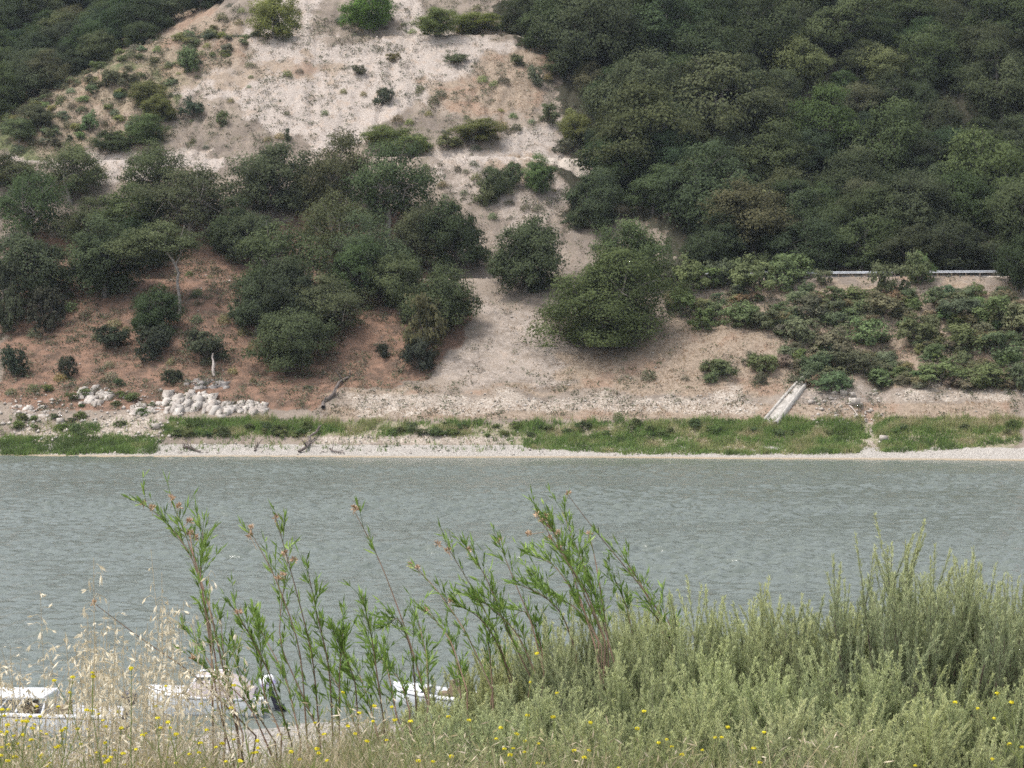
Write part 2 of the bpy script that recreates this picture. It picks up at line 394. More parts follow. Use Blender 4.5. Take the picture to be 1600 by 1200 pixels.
# ------------------------------------------------------------------ crowns
def crown_mesh(seed, R, Ht, lobes, subs, leaves, lsize, base=.12, mat=None, gap=0., ragged=.25, low=True, name="crown"):
    """lobed crown of leaf faces, plus the lobe centres for the limbs"""
    rng = np.random.RandomState(seed); mb = MB(); cs = []; sk1 = rng.uniform(-.25, .25); sq = rng.uniform(.8, 1.1); ph0 = rng.rand()*6.28
    for i in range(lobes):
        for _ in range(30):
            th = rng.rand()*2*math.pi; h = rng.rand()**.8
            env = math.sqrt(max(.02, 1-(max(h-.35, 0)/.65)**2)) if h > .35 else (.75+.25*h/.35 if low else .45+.55*h/.35)
            rr = R*env*(.2+.5*rng.rand()**.5)*(.8+.45*rng.rand())
            c = np.array([rr*math.cos(th)+sk1*h*R, rr*math.sin(th)*sq, Ht*(base+h*(.80-base))*(1+.12*math.sin(th+ph0))])
            if all(np.linalg.norm((c-q[0])/np.array([1, 1, 1.1])) > .33*R for q in cs): break
        lr = R*(.24+.2*rng.rand())*(1-.2*max(0, h-.6))
        cs.append((c, lr))
    cen = np.array([0, 0, Ht*.45])
    for c, lr in cs:
        lt = .2+.6*rng.rand()
        n = subs
        d = unit(rng.randn(n, 3)); d[:, 2] = np.where((d[:, 2] < -.3) & (rng.rand(n) < .6), -d[:, 2], d[:, 2])
        sp = c+d*lr*np.array([1.08, 1.08, .82])*(.55+.5*rng.rand(n, 1))
        sr = lr*(.22+.2*rng.rand(n))
        for k in range(n):
            m = int(leaves*(.6+.8*rng.rand()))
            q = rng.randn(m, 3)*np.array([.75, .75, .5]); r_ = np.linalg.norm(q, axis=1, keepdims=True); q = q/np.maximum(1, r_/1.7)
            P = sp[k]+q*sr[k]
            ex = rng.rand(m) < ragged*.3; P[ex] += unit(rng.randn(ex.sum(), 3))*lr*.35
            P[:, 2] = np.maximum(P[:, 2], .05)
            N = unit(unit(P-cen)*.25+unit(P-c)*.55+unit(q+1e-6)*.35+np.array([0, 0, .3])+rng.randn(m, 3)*.4)
            t = lt*.7+.2*rng.rand()+.1*rng.rand(m)
            mb.quads(leafquads(P, N, lsize*(.65+.7*rng.rand(m)), rng), np.clip(t, 0, 1))
    return mb.mesh(name, mat), cs
def limb_mesh(seed, cs, Ht, r0, mat, base=.25, lean=(0, 0), name="trunk", n=9, twist=.4):
    rng = np.random.RandomState(seed+99); mb = MB()
    z1 = Ht*base; fk = np.array([lean[0], lean[1], z1])
    tr = np.array([[0, 0, -.5], [.0, .0, 0], fk*.5+rng.randn(3)*.15*r0*6, fk])
    mb.tube(tr, [r0*1.35, r0*1.15, r0*.9, r0*.8], 8)
    order = sorted(cs, key=lambda q: -q[0][2])[:n]
    for c, lr in order:
        m1 = fk+(c-fk)*.35+rng.randn(3)*twist*r0*3; m2 = fk+(c-fk)*.7+rng.randn(3)*twist*r0*3
        mb.tube(np.array([fk, m1, m2, c]), [r0*.6, r0*.42, r0*.28, r0*.1], 6)
        for _ in range(3):
            e = c+unit(rng.randn(3))*lr*.95; mb.tube(np.array([m2, (m2+e)/2+rng.randn(3)*.15, e]), [r0*.2, r0*.13, r0*.04], 4)
    return mb.mesh(name, mat, True)
OAKS = []
for k in range(9):
    R, Ht = 5., 8.
    cr, cs = crown_mesh(100+k, R, Ht, 17+k % 5, 17, 64, .255, mat=M_OAK, base=.08 if k % 3 else .16, low=bool(k % 3))
    OAKS.append((cr, limb_mesh(k, cs, Ht, .28, M_BARK, .25), R, Ht))
BIGOAK = []
for k in range(2):
    R, Ht = 7.5, 14.
    cr, cs = crown_mesh(300+k, R, Ht, 30, 22, 66, .28, mat=M_OAK, base=.03, low=True)
    BIGOAK.append((cr, limb_mesh(40+k, cs, Ht, .4, M_BARK, .2), R, Ht))
OPENOAK = []      # thin crowns with the limbs showing
for k in range(4):
    R, Ht = 5.5, 9.
    cr, cs = crown_mesh(400+k, R, Ht, 17, 14, 56, .25, mat=M_OAK, base=.24, low=False, ragged=.5)
    OPENOAK.append((cr, limb_mesh(60+k, cs, Ht, .27, M_PALEBARK, .36, (.8-1.2*(k % 2), 0), n=12, twist=.8), R, Ht))
DEAD = []
for k in range(2):
    R, Ht = 3.5, 6.
    cr, cs = crown_mesh(450+k, R, Ht, 12, 9, 10, .3, mat=M_OAK, base=.3, low=False, ragged=.6)
    DEAD.append((cr, limb_mesh(70+k, cs, Ht, .16, M_PALEBARK, .3, n=12, twist=.9), R, Ht))
BUSH = []
for k in range(8):
    R, Ht = 1.5, 1.9
    cr, cs = crown_mesh(500+k, R, Ht, 9+k % 3, 9, 24, .17, mat=M_BUSH, base=.1, low=True, ragged=.5, name="foliage")
    BUSH.append((cr, limb_mesh(80+k, cs, Ht, .05, M_TWIG, .12, name="stem", n=8), R, Ht))
TUFT = []
for k in range(5):
    rng = np.random.RandomState(600+k); mb = MB(); n = 420
    d = unit(rng.randn(n, 3)); d[:, 2] = abs(d[:, 2]); P = d*np.array([.5, .5, .62])*(.4+.6*rng.rand(n, 1)**.4)*(.8+.4*rng.rand(n, 1))
    N = unit(d+rng.randn(n, 3)*.7); mb.quads(leafquads(P, N, .11*(.7+.6*rng.rand(n)), rng, .5), rng.rand(n))
    TUFT.append(mb.mesh("tuft", M_BUSH))

THINGS = []   # (object, zone key, description) for the labels
def plant(kind, proto, loc, R, Ht, rz, col, cat, zone_, desc, group, full=True, crownname="crown", trunkname="trunk"):
    cr, tr, R0, H0 = proto
    t = empty(kind, loc, rz, (R/R0, R/R0, Ht/H0))
    c = link(crownname, cr, t); c.color = tuple(col)+(1,)
    if full: tt = link(trunkname, tr, t)
    t['category'] = cat; t['group'] = group
    THINGS.append((t, zone_, desc)); return t
def tintname(col):
    r, g_, b = col; v = (r+g_+b)/3
    if r > g_*1.12: return "grey brown" if v > 1.1 else "dull brownish"
    if b > .95*g_: return "grey green"
    if v > 1.35: return "bright green"
    return "dark green" if v < .85 else "green"
rr = np.random.RandomState(11)
GRN = (1, 1, 1); DRK = (.72, .76, .78); GRY = (1.16, 1.08, 1.12); BRT = (1.3, 1.42, 1.1); TAN = (1.9, 1.65, 1.7); OLV = (1.45, 1.35, 1.0)
def tree_px(cx, cy_, w_, h_, col=GRN, kind='oak', zone_='left', group='oaks', desc=None, k=None):
    col = tuple(c*(.9+.2*rr.rand()) for c in col)
    b = hit(cx, min(cy_+h_*.46, 700)); D = b[1]
    pool = {'oak': OAKS, 'big': BIGOAK, 'open': OPENOAK, 'dead': DEAD}[kind]
    small_ = kind == 'oak' and w_ < 80 and zone_ == 'trees between shore and lower track'
    if small_: pool = BUSH; w_ *= 1.15; h_ *= 1.1; col = tuple(c*.62 for c in col)
    pr = pool[rr.randint(len(pool)) if k is None else k]
    if small_: 
        R = w_/2/F*D; b[2] -= .1
        return plant("hill_bush", pr, b, R, h_/F*D*1.05, rr.rand()*6.28, col, "bush", zone_, f"{'small' if R < 2.4 else 'rounded'} {tintname(col)} bush", "bushes among the left oaks", crownname="foliage", trunkname="stem")
    R = w_/2/F*D*(1.12 if zone_ == 'trees between shore and lower track' else 1.12); Ht = h_/F*D*(1.0 if zone_ == 'trees between shore and lower track' else 1.12)
    b[2] -= .15
    size = "small" if R < 3 else ("large" if R > 6 else "medium")
    d = desc or f"{size} {tintname(col)} oak"
    return plant("oak_tree", pr, b, R, Ht, rr.rand()*6.28, col, "tree", zone_, d, group)
RW = 'wood on the slope right of the bare cut'
right = [(930, 55, 160, 150, GRN), (1030, 40, 150, 110, GRN), (855, 40, 100, 80, GRN), (1000, 150, 150, 120, GRY), (1005, 215, 190, 150, GRN), (1249, 101, 100, 90, TAN), (1130, 170, 190, 150, GRY), (1180, 60, 150, 100, DRK),
         (1290, 205, 110, 120, BRT), (1385, 230, 130, 120, GRN), (1560, 140, 120, 130, GRN), (1470, 210, 100, 90, DRK), (1380, 105, 80, 60, TAN), (1460, 90, 110, 90, GRY), (1100, 310, 150, 130, GRN), (1180, 350, 150, 110, GRY),
         (1310, 300, 120, 100, DRK), (1430, 330, 140, 110, GRN), (1545, 280, 150, 130, BRT), (1500, 390, 130, 80, DRK), (1210, 260, 120, 100, GRN), (1600, 340, 110, 120, GRN), (925, 315, 100, 85, GRN), (1345, 385, 120, 80, GRN),
         (1250, 390, 120, 80, DRK), (1110, 390, 110, 80, DRK), (1420, 395, 110, 70, DRK), (1600, 420, 90, 90, DRK), (1320, 50, 120, 90, GRY), (1100, 90, 130, 100, GRN), (1560, 40, 140, 90, DRK), (1420, 30, 120, 80, DRK),
         (1050, 250, 110, 90, DRK), (960, 250, 90, 70, DRK), (1230, 10, 120, 80, GRN), (960, 0, 120, 70, GRN), (1580, 235, 100, 80, DRK)]
for t in right: tree_px(*t[:4], tuple(q*.92 for q in (t[4] if t[4] != BRT else (1.12, 1.22, 1.0))), zone_=RW, group="oaks of the right wood")
tree_px(1160, 322, 100, 80, (4.2, 3.7, 3.5), 'dead', RW, "oaks of the right wood", "half bare oak with pale grey twigs")
# filler trees behind and between; mostly darker leaf tints paint shaded depth into gaps
placed = [(t.location.x, t.location.y) for t, _, _ in THINGS]
for gy_ in np.arange(284, 425, 6.0):
    for gx_ in np.arange(-100, 120, 6.4):
        x = gx_+rr.uniform(-2.2, 2.2); y = gy_+rr.uniform(-2, 2); z = float(H(x, y)); px, py = project(x, y, z)
        if y - shore(x) < 59: continue
        rightw = inpoly(np.array([px]), np.array([py]), [(790, -120), (800, 40), (860, 110), (930, 190), (900, 230), (940, 250), (960, 330), (1050, 350), (1050, 418), (1900, 415), (1900, -120)])[0]
        leftw = inpoly(np.array([px]), np.array([py]), [(-60, 205), (20, 180), (345, 10), (400, -60), (700, -120), (-60, -120)])[0]
        if not (rightw or leftw) or px < -60 or px > 1660: continue
        if rightw and min((x-a)**2+(y-b)**2 for a, b in placed) < 4.2**2: continue
        placed.append((x, y))
        R = rr.uniform(3.0, 6.0); col = [DRK, DRK, (.9, .92, .9), GRN, (.6, .66, .68), GRY][rr.randint(6)]; col = tuple(c*(.9+.2*rr.rand()) for c in col)
        zn = RW if rightw else 'wood in the upper left corner'
        plant("oak_tree", OAKS[rr.randint(9)], (x, y, z-.2), R, R*rr.uniform(1.45, 1.9), rr.rand()*6.28, col, "tree", zn, f"{'small' if R<4.2 else 'large' if R>5.2 else 'medium'} {tintname(col)} oak",
              "oaks of the right wood" if rightw else "oaks of the upper left wood")
LW = 'trees between shore and lower track'
left = [(110, 275, 120, 90, GRY), (45, 330, 120, 130, GRN), (20, 270, 90, 60, GRN), (240, 275, 110, 90, GRN), (295, 320, 160, 120, GRN), (200, 335, 120, 100, GRY), (55, 420, 130, 120, GRN), (165, 410, 130, 120, GRN),
        (430, 280, 140, 120, GRY), (520, 280, 120, 140, GRN), (605, 300, 150, 150, GRN), (590, 400, 130, 130, GRY), (430, 420, 150, 130, GRN), (510, 480, 120, 110, GRY), (450, 530, 120, 110, GRN),
        (240, 490, 80, 90, DRK), (655, 380, 90, 110, GRN), (530, 370, 120, 120, GRY), (360, 360, 90, 90, DRK), (690, 470, 110, 120, GRN), (665, 515, 75, 90, OLV), (655, 560, 56, 55, DRK), (75, 490, 60, 70, DRK), (5, 470, 60, 110, GRN), (400, 470, 90, 110, GRN), (470, 465, 120, 120, DRK), (560, 430, 90, 110, GRN), (625, 440, 90, 110, GRN), (395, 370, 90, 90, GRN), (130, 350, 100, 80, GRN), (215, 390, 90, 90, DRK), (325, 545, 70, 50, GRN), (20, 570, 44, 44, DRK), (105, 577, 30, 34, DRK), (180, 530, 60, 36, DRK), (245, 540, 60, 50, DRK), (270, 590, 34, 22, DRK), (600, 550, 24, 22, DRK)]
for t in left: tree_px(*t[:4], t[4], 'open' if rr.rand() < .7 and t[2] > 90 else 'oak', LW, "oaks of the left slope")
pt = hit(281, 494); tr_ = empty("oak_tree", pt); cr_ = link("crown", OAKS[2][0], tr_, (-3.4, 1.0, 7.0)); cr_.scale = (1.3, 1.1, .78); cr_.color = (1.2, 1.15, 1.15, 1)
D_ = pt[1]; mb = MB(); pp = lambda L: np.array([at(a, b, np.array(D_+d)) for a, b, d in L])-pt
mb.tube(np.concatenate([[[0, 0, -.4]], pp([(281, 470, -.1), (277, 440, -.3), (279, 425, -.4), (271, 408, -.6), (262, 396, -.9), (250, 385, -1.1), (235, 376, -1.2)])]), [.27, .23, .2, .19, .17, .14, .10, .05], 7)
for L in ([(274, 415, -.5), (283, 395, -.5), (281, 375, -.4), (288, 352, 0)], [(262, 396, -.9), (258, 380, -.9), (246, 360, -.6)], [(250, 385, -1.1), (232, 384, -1.3), (214, 372, -1.2)]):
    mb.tube(pp(L), np.linspace(.12, .03, len(L)), 6)
link("trunk", mb.mesh("trunk", M_PALEBARK, True), tr_); tr_['category'] = "tree"; tr_['group'] = "oaks of the left slope"; THINGS.append((tr_, LW, "oak with bare crooked pale trunk leaning left"))
tree_px(712, 372, 115, 115, DRK, 'oak', LW, "oaks of the left slope", "rounded dark green oak")
tree_px(820, 400, 125, 130, GRN, 'oak', LW, "oaks of the left slope", "rounded mid green oak", k=4)
tree_px(985, 398, 125, 110, (1.15, 1.2, .95), 'oak', LW, 'oaks of the left slope', 'olive green oak rising behind the widest domed oak', k=1)
tree_px(945, 465, 195, 165, (1.02, 1.08, .95), 'big', LW, "oaks of the left slope", "widest domed oak with foliage down to the ground", k=1)

# ---- shrubs
GR_UP = 'bare slope above the lower track'
ups = [(235, 148, 62, 42, OLV), (250, 172, 62, 36, OLV), (225, 205, 82, 46, (.9, .95, .9)), (172, 226, 62, 36, DRK), (300, 175, 46, 32, DRK), (597, 154, 36, 30, DRK), (345, 187, 28, 26, BRT), (140, 195, 34, 32, BRT),
       (292, 98, 44, 42, BRT), (680, 38, 82, 42, OLV), (745, 38, 92, 32, OLV), (710, 93, 45, 16, GRN), (835, 123, 32, 32, (1.3, 1.4, 1.4)), (857, 180, 42, 30, GRN), (640, 228, 85, 42, OLV), (740, 207, 90, 36, OLV),
       (598, 215, 75, 34, OLV), (898, 205, 58, 58, OLV), (775, 290, 56, 52, GRN), (842, 280, 60, 56, BRT), (760, 305, 40, 40, GRN), (450, 212, 15, 22, DRK), (165, 125, 40, 30, GRY), (200, 130, 40, 34, GRN), (60, 185, 60, 40, GRY), (30, 205, 60, 40, GRY),
       (80, 210, 20, 18, BRT), (810, 95, 26, 20, GRN), (560, 110, 30, 14, GRN), (610, 90, 26, 14, OLV), (120, 235, 30, 18, OLV), (700, 225, 50, 25, OLV), (880, 230, 40, 26, GRN), (800, 275, 40, 40, GRN), (905, 345, 40, 34, GRN), (210, 62, 50, 24, BRT)]
for cx, cy_, w_, h_, col in ups:
    b = hit(cx, cy_+h_*.45); D = b[1]; col = tuple(c*(.9+.2*rr.rand()) for c in col)
    R = w_/2/F*D; Ht = h_/F*D*1.05
    pr = OAKS[rr.randint(9)] if w_ > 50 else BUSH[rr.randint(8)]
    k = 1.0 if w_ <= 50 else 1.15
    plant("hill_bush", pr, b, R, Ht, rr.rand()*6.28, tuple(c*k for c in col), "bush", GR_UP, f"{'small' if w_<35 else 'broad' if w_>58 else 'round'} {tintname(col)} bush", "bushes on the bare slope", crownname="foliage", trunkname="stem")
for cx, cy_, w_, h_, col, ds in [(430, 28, 78, 70, (2.2, 2.1, 1.3), "light olive round tree at the end of the upper track"), (575, 18, 84, 76, (1.25, 1.75, .95), "bright green leafy tree above the upper track")]:
    tree_px(cx, cy_, w_, h_, col, 'oak', 'upper track', "trees by the upper track", ds)
# bank bushes (right, below the road)
GR_BANK = 'brushy bank under the guardrail'
bank = [(1050, 436, 50, 34), (1105, 440, 60, 30), (1150, 432, 60, 36), (1080, 440, 70, 40), (1125, 435, 60, 34), (1180, 445, 90, 44), (1225, 440, 60, 40), (1290, 438, 34, 20), (1160, 490, 80, 44), (1200, 500, 60, 40), (1065, 475, 60, 40), (1100, 500, 60, 36), (1300, 464, 60, 32), (1270, 482, 70, 40), (1340, 460, 60, 28), (1310, 485, 70, 36),
        (1400, 445, 70, 44), (1435, 430, 46, 44), (1460, 468, 60, 30), (1380, 480, 80, 40), (1500, 485, 90, 38), (1560, 485, 90, 50), (1250, 520, 70, 46), (1300, 540, 80, 50), (1360, 520, 80, 50), (1430, 520, 80, 50), (1500, 530, 80, 44),
        (1560, 540, 90, 50), (1330, 560, 80, 40), (1270, 570, 60, 40), (1380, 590, 70, 32), (1470, 585, 90, 40), (1550, 585, 100, 40), (1600, 500, 80, 60), (1130, 575, 70, 30), (1200, 570, 50, 40), (1300, 595, 70, 36), (1110, 590, 30, 20),
        (1190, 590, 24, 24), (1600, 590, 60, 50), (1240, 425, 90, 34), (1190, 418, 50, 26), (1440, 425, 40, 40), (1490, 468, 60, 28)]
for cx, cy_, w_, h_ in bank:
    b = hit(cx, cy_+h_*.45); D = b[1]; col = [(1.25, 1.35, 1.0), GRN, (1.1, 1.2, 1.), (1.5, 1.35, 1.35), (1.3, 1.45, 1.05)][rr.randint(5)]; col = tuple(c*(.9+.2*rr.rand()) for c in col)
    plant("bank_bush", BUSH[rr.randint(8)], b, w_/2/F*D*1.0, h_/F*D*(1.35 if cy_ < 446 else .95), rr.rand()*6.28, col, "bush", GR_BANK, f"{'small' if w_<50 else 'broad' if w_>75 else 'round'} {tintname(col)} bush", "bushes on the bank below the road", crownname="foliage", trunkname="stem")
# scattered small scrub: density by place in the photograph, looked up on the ground
def scatter(n, xr, yr, fn, seed):
    rng = np.random.RandomState(seed); x = rng.uniform(*xr, n); y = rng.uniform(*yr, n); z = H(x, y); px, py = project(x, y, z)
    keep = (rng.rand(n) < fn(px, py, x, y)) & (px > -15) & (px < 1615)
    return x[keep], y[keep], z[keep], px[keep], py[keep]
P_ = lambda poly: (lambda px, py: inpoly(px, py, poly))
slope_poly = [(0, 235), (0, 200), (330, 10), (790, 0), (800, 60), (915, 185), (880, 235)]
bare_poly = Z_GRAVEL[0]
mid_poly = [(640, 262), (880, 245), (890, 340), (880, 400), (860, 340), (760, 350), (680, 310)]
leftdiag = [(0, 240), (0, 190), (340, 0), (420, 60), (270, 140), (260, 240)]
bank_poly = [(1045, 462), (1600, 462), (1600, 612), (1400, 606), (1240, 604), (1225, 580), (1090, 600), (1090, 575), (1215, 560), (1215, 520), (1050, 505)]
def dens(px, py, x, y):
    tr = ((y-shore(x)) > 76) & ((y-shore(x)) < 80.5)
    d = .20*inpoly(px, py, slope_poly); d = np.where(inpoly(px, py, bare_poly), .05, d)
    d = np.where(inpoly(px, py, leftdiag), .75, d); d = np.where(inpoly(px, py, mid_poly), .22, d)
    d = np.where(inpoly(px, py, [(640, 130), (800, 100), (900, 190), (780, 240), (560, 230)]), .32, d)
    d = np.where(inpoly(px, py, bank_poly), 1.0, d)
    d = np.where(inpoly(px, py, [(690, 590), (1200, 590), (1200, 660), (500, 660)]), .06, d)
    d = np.where(inpoly(px, py, [(0, 400), (640, 440), (640, 610), (0, 620)]), .28, d)
    return d*(~tr)
x, y, z, px, py = scatter(9000, (-95, 95), (232, 352), dens, 21)
order = np.argsort(-rr.rand(len(x)))[:2200]
nb = {'up': 0, 'bank': 0, 'low': 0}
for i in order:
    onbank = inpoly(px[i:i+1], py[i:i+1], bank_poly)[0]; low = py[i] > 590 or (px[i] < 640 and py[i] > 400)
    c = [GRN, BRT, (1.9, 1.85, 1.7), (1.6, 1.45, 1.4), (2.0, 1.9, 1.3)][rr.randint(5)]
    if onbank: c = [(1.15, 1.22, 1.1), (1.3, 1.3, 1.15), (1.65, 1.4, 1.4), (1.3, 1.45, 1.1), (1.9, 1.6, 1.55)][rr.randint(5)]
    c = tuple(q*(.85+.3*rr.rand()) for q in c)
    diag = inpoly(px[i:i+1], py[i:i+1], leftdiag)[0]
    key = 'bank' if onbank else ('low' if low else 'up')
    if nb[key] >= {'up': 270, 'bank': 240, 'low': 70}[key]: continue
    nb[key] += 1
    if onbank or (diag and rr.rand() < .7):
        R = rr.uniform(.9, 1.9) if onbank else rr.uniform(.7, 1.6)
        plant("low_shrub" if not onbank else "bank_bush", BUSH[rr.randint(8)], (x[i], y[i], z[i]-.1), R, R*rr.uniform(.9, 1.3), rr.rand()*6.28, c, "bush" if onbank else "shrub", GR_BANK if onbank else GR_UP,
              f"{'low' if R < 1.25 else 'full'} {tintname(c)} shrub", "bushes on the bank below the road" if onbank else "small shrubs of the upper slope", crownname="foliage", trunkname="stem", full=False)
    else:
        R = rr.uniform(.5, 1.35)
        o = link("low_shrub" if not low else "shore_shrub", TUFT[rr.randint(5)], None, (x[i], y[i], z[i]-.08)); o.rotation_euler = (0, 0, rr.rand()*6.28); s = R/.55; o.scale = (s, s, s*rr.uniform(.7, 1.1)); o.color = c+(1,)
        THINGS.append((o, GR_UP if not low else 'stony foot of the hill', f"{'tiny' if R < .7 else 'small'} {tintname(c)} tuft")); o['category'] = "shrub"
        o['group'] = "small shrubs of the upper slope" if not low else "small shrubs near the shore"

# ---- grass, stones
M_GRASS = leafmat("grass_blades", [(0, (.10, .135, .05)), (.3, (.17, .26, .07)), (.55, (.20, .245, .09)), (.75, (.29, .30, .13)), (1, (.40, .34, .21))], .35, .8, False, .2, .1)
M_DRYG = leafmat("dry_grass_blades", [(0, (.16, .10, .06)), (.4, (.25, .165, .10)), (.7, (.34, .25, .155)), (1, (.22, .20, .11))], .25, .8, False, .2)
def blades(name, x, y, z, h, wdt, tint, mat, rng, per=5, spread=.25, **kw):
    n = len(x); mb = MB()
    X = np.repeat(x, per)+rng.randn(n*per)*spread; Y = np.repeat(y, per)+rng.randn(n*per)*spread; Z = H(X, Y)-.03
    hh = np.repeat(h, per)*(.6+.7*rng.rand(n*per)); a = rng.rand(n*per)*6.28; w_ = wdt*(.6+.8*rng.rand(n*per))
    dx = np.cos(a)*w_; dy = np.sin(a)*w_; lx = rng.randn(n*per)*hh*.3; ly = rng.randn(n*per)*hh*.3
    P = np.stack([np.stack([X-dx, Y-dy, Z], -1), np.stack([X+dx, Y+dy, Z], -1), np.stack([X+lx, Y+ly, Z+hh], -1)], 1)
    mb.tris(P, np.clip(np.repeat(tint, per)+rng.randn(n*per)*.1, 0, 1))
    return link(name, mb.mesh(name, mat), kind="stuff", **kw)
def reedd(px, py, x, y):
    m = zone(px+(fbm(x*.7, y*.7)-.5)*30, py+(fbm(x*.5+9, y*1.5)-.5)*7, Z_REED)
    cl = fbm(x*.45, y*.6+5, 3)
    return m*np.where((px > 480) & (px < 960) & (py < 684), sm(.36, .60, cl), sm(.10, .36, cl))+.05*((py > 655) & (py < 706))
x, y, z, px, py = scatter(90000, (-75, 75), (226, 244), reedd, 5)
s_ = y-shore(x)
t = np.where(py > 683, .30, .50)-.1*(px < 260)+(fbm(x*.35, y*.8, 4)-.5)*1.9 + .1*(px > 1150)
blades("green_grass", x, y, z, (.2+1.0*fbm(x*.6+30, y*.9, 3)**1.5)*np.where(s_ < 6.5, .9, 1.15), .05, np.clip(t, 0, .95), M_GRASS, np.random.RandomState(1), 4, .15, label="bright green grass growing in bands along the waterline", category="grass")
# green shrubs standing in the shore grass
rs = np.random.RandomState(71)
spots = [(x_, rs.uniform(668, 684)) for x_ in list(rs.uniform(250, 480, 20))+list(rs.uniform(600, 930, 26))+list(rs.uniform(940, 1600, 24))]+[(rs.uniform(20, 240), rs.uniform(655, 682)) for _ in range(12)]+[(rs.uniform(0, 240), rs.uniform(600, 650)) for _ in range(12)]
for cx, cy_ in spots:
    b = hit(cx, cy_); R = rs.uniform(.55, 1.15); c = [(.95, 1.15, .75), (1.15, 1.3, .85), (.8, .95, .7)][rs.randint(3)]
    plant("shore_bush", BUSH[rs.randint(8)], (b[0], b[1], b[2]-.08), R, R*rs.uniform(.85, 1.2), rs.rand()*6.28, tuple(q*rs.uniform(.9, 1.15) for q in c), "bush", "shore grass", f"{'small' if R < .85 else 'bushy'} {tintname(c)} shrub", "green shrubs in the shore grass", crownname="foliage", trunkname="stem", full=False)
def dryd(px, py, x, y):
    m = np.maximum(zone(px, py, Z_DRY)*.9, zone(px, py, Z_RED)*.35); m = np.maximum(m, .12*(py > 50)*(py < 700)*(px > 0))
    m = np.where(inpoly(px, py, bare_poly), .10, m); m = np.where(inpoly(px, py, bank_poly), .5, m)
    return m*sm(.3, .6, fbm(x*.8, y*.8, 3))*((y-shore(x)) > 3.6)*(~(((y-shore(x)) > 76) & ((y-shore(x)) < 80.5)))
x, y, z, px, py = scatter(150000, (-95, 95), (230, 352), dryd, 6)
red = zone(px, py, Z_RED)
blades("dry_grass", x, y, z, .22+.0*x, .06, np.where(red > .5, .15, .5)+(fbm(x*.4, y*.4, 2)-.5)*.8, M_DRYG, np.random.RandomState(2), 3, .2, label="thin dry tan grass over the stony hillside", category="grass")
M_STONE = plain("pale_stone", (.48, .435, .385), (.30, .26, .22), 1.5, .9, island=True)
def stones(name, x, y, size, rng, **kw):
    n = len(x); z = H(x, y); base = unit(np.array([[1, 0, 0], [-1, 0, 0], [0, 1, 0], [0, -1, 0], [0, 0, 1], [0, 0, -.6]], float))
    V = base[None]*size[:, None, None]*(.6+.7*rng.rand(n, 6, 1))*np.array([1.2, 1, .75]); a = rng.rand(n)*6.28
    c, s = np.cos(a)[:, None], np.sin(a)[:, None]; X = V[..., 0]*c-V[..., 1]*s; Y = V[..., 0]*s+V[..., 1]*c
    V = np.stack([X+x[:, None], Y+y[:, None], V[..., 2]+(z+size*.25)[:, None]], -1)
    f = np.array([[0, 2, 4], [2, 1, 4], [1, 3, 4], [3, 0, 4], [2, 0, 5], [1, 2, 5], [3, 1, 5], [0, 3, 5]])
    Fc = (f[None]+(np.arange(n)*6)[:, None, None]).reshape(-1, 3)
    return link(name, mesh(name, V.reshape(-1, 3), Fc, M_STONE), kind="stuff", **kw)
def scrubd(px, py, x, y):
    s_ = y-shore(x); m = .5*inpoly(px, py, slope_poly)+.12*(py > 0)
    m = np.where(inpoly(px, py, bare_poly), .42, m); m = np.where(inpoly(px, py, leftdiag), .85, m); m = np.where(inpoly(px, py, mid_poly), .5, m)
    m = np.where(inpoly(px, py, [(640, 130), (800, 100), (900, 190), (780, 240), (560, 230)]), .5, m); m = np.where(inpoly(px, py, bank_poly), 1.6, m)
    m = np.where(inpoly(px, py, [(0, 380), (640, 440), (700, 590), (500, 640), (0, 640)]), .75, m); m = np.where(inpoly(px, py, [(500, 596), (1600, 596), (1600, 655), (500, 655)]), .33, m)
    m = np.where((py > 60) & (py < 110) & (px > 500) & (px < 640), .9, m)
    return m*sm(.40, .56, fbm(x*.55+70, y*.42, 4))*(s_ > 5)*(~((s_ > 76) & (s_ < 80.6)))*(~((s_ > 42) & (s_ < 50)))*(~((s_ > 110) & (s_ < 114.6)))
x, y, z, px, py = scatter(80000, (-95, 95), (232, 354), scrubd, 17)
rg = np.random.RandomState(44); n = len(x); per = 14; hh = .3+.9*rg.rand(n)**2*(1+.5*inpoly(px, py, bank_poly)); P = np.stack([x, y, z], -1)[:, None]+rg.randn(n, per, 3)*np.array([.33, .33, 0])+np.stack([0*hh[:, None]*np.ones(per), 0*hh[:, None]*np.ones(per), hh[:, None]*rg.rand(n, per)], -1)
tn = np.repeat(np.clip(.25+.5*fbm(x*.3, y*.3)+.35*rg.randn(n), 0, 1), per); N = unit(rg.randn(n*per, 3)+np.array([0, -.3, .8])); mb = MB(); mb.quads(leafquads(P.reshape(-1, 3), N, .23*(.6+.8*rg.rand(n*per)), rg), tn)
M_SCRUB = leafmat("scrub_leaves", [(0, (.07, .08, .042)), (.35, (.10, .112, .06)), (.6, (.145, .13, .095)), (.8, (.19, .155, .12)), (1, (.14, .155, .095))], .2, .9, False, .2, .1)
link("low_scrub_cover", mb.mesh("low_scrub_cover", M_SCRUB), kind="stuff", label="low grey green and brownish scrub growing in patches over the hillside", category="scrub")
def stoned(px, py, x, y):
    m = np.maximum(zone(px, py, Z_PALE)*1., zone(px, py, Z_GRAVEL)*.22); s = y-shore(x)
    m = np.maximum(m, .6*((s > .6) & (s < 4.2))); m = np.maximum(m, .5*inpoly(px, py, [(0, 668), (260, 636), (260, 690), (0, 690)]))
    return m*sm(.3, .6, fbm(x*.6+3, y*.9, 3)) + .02*(s > 2)
x, y, z, px, py = scatter(60000, (-95, 95), (227, 352), stoned, 8)
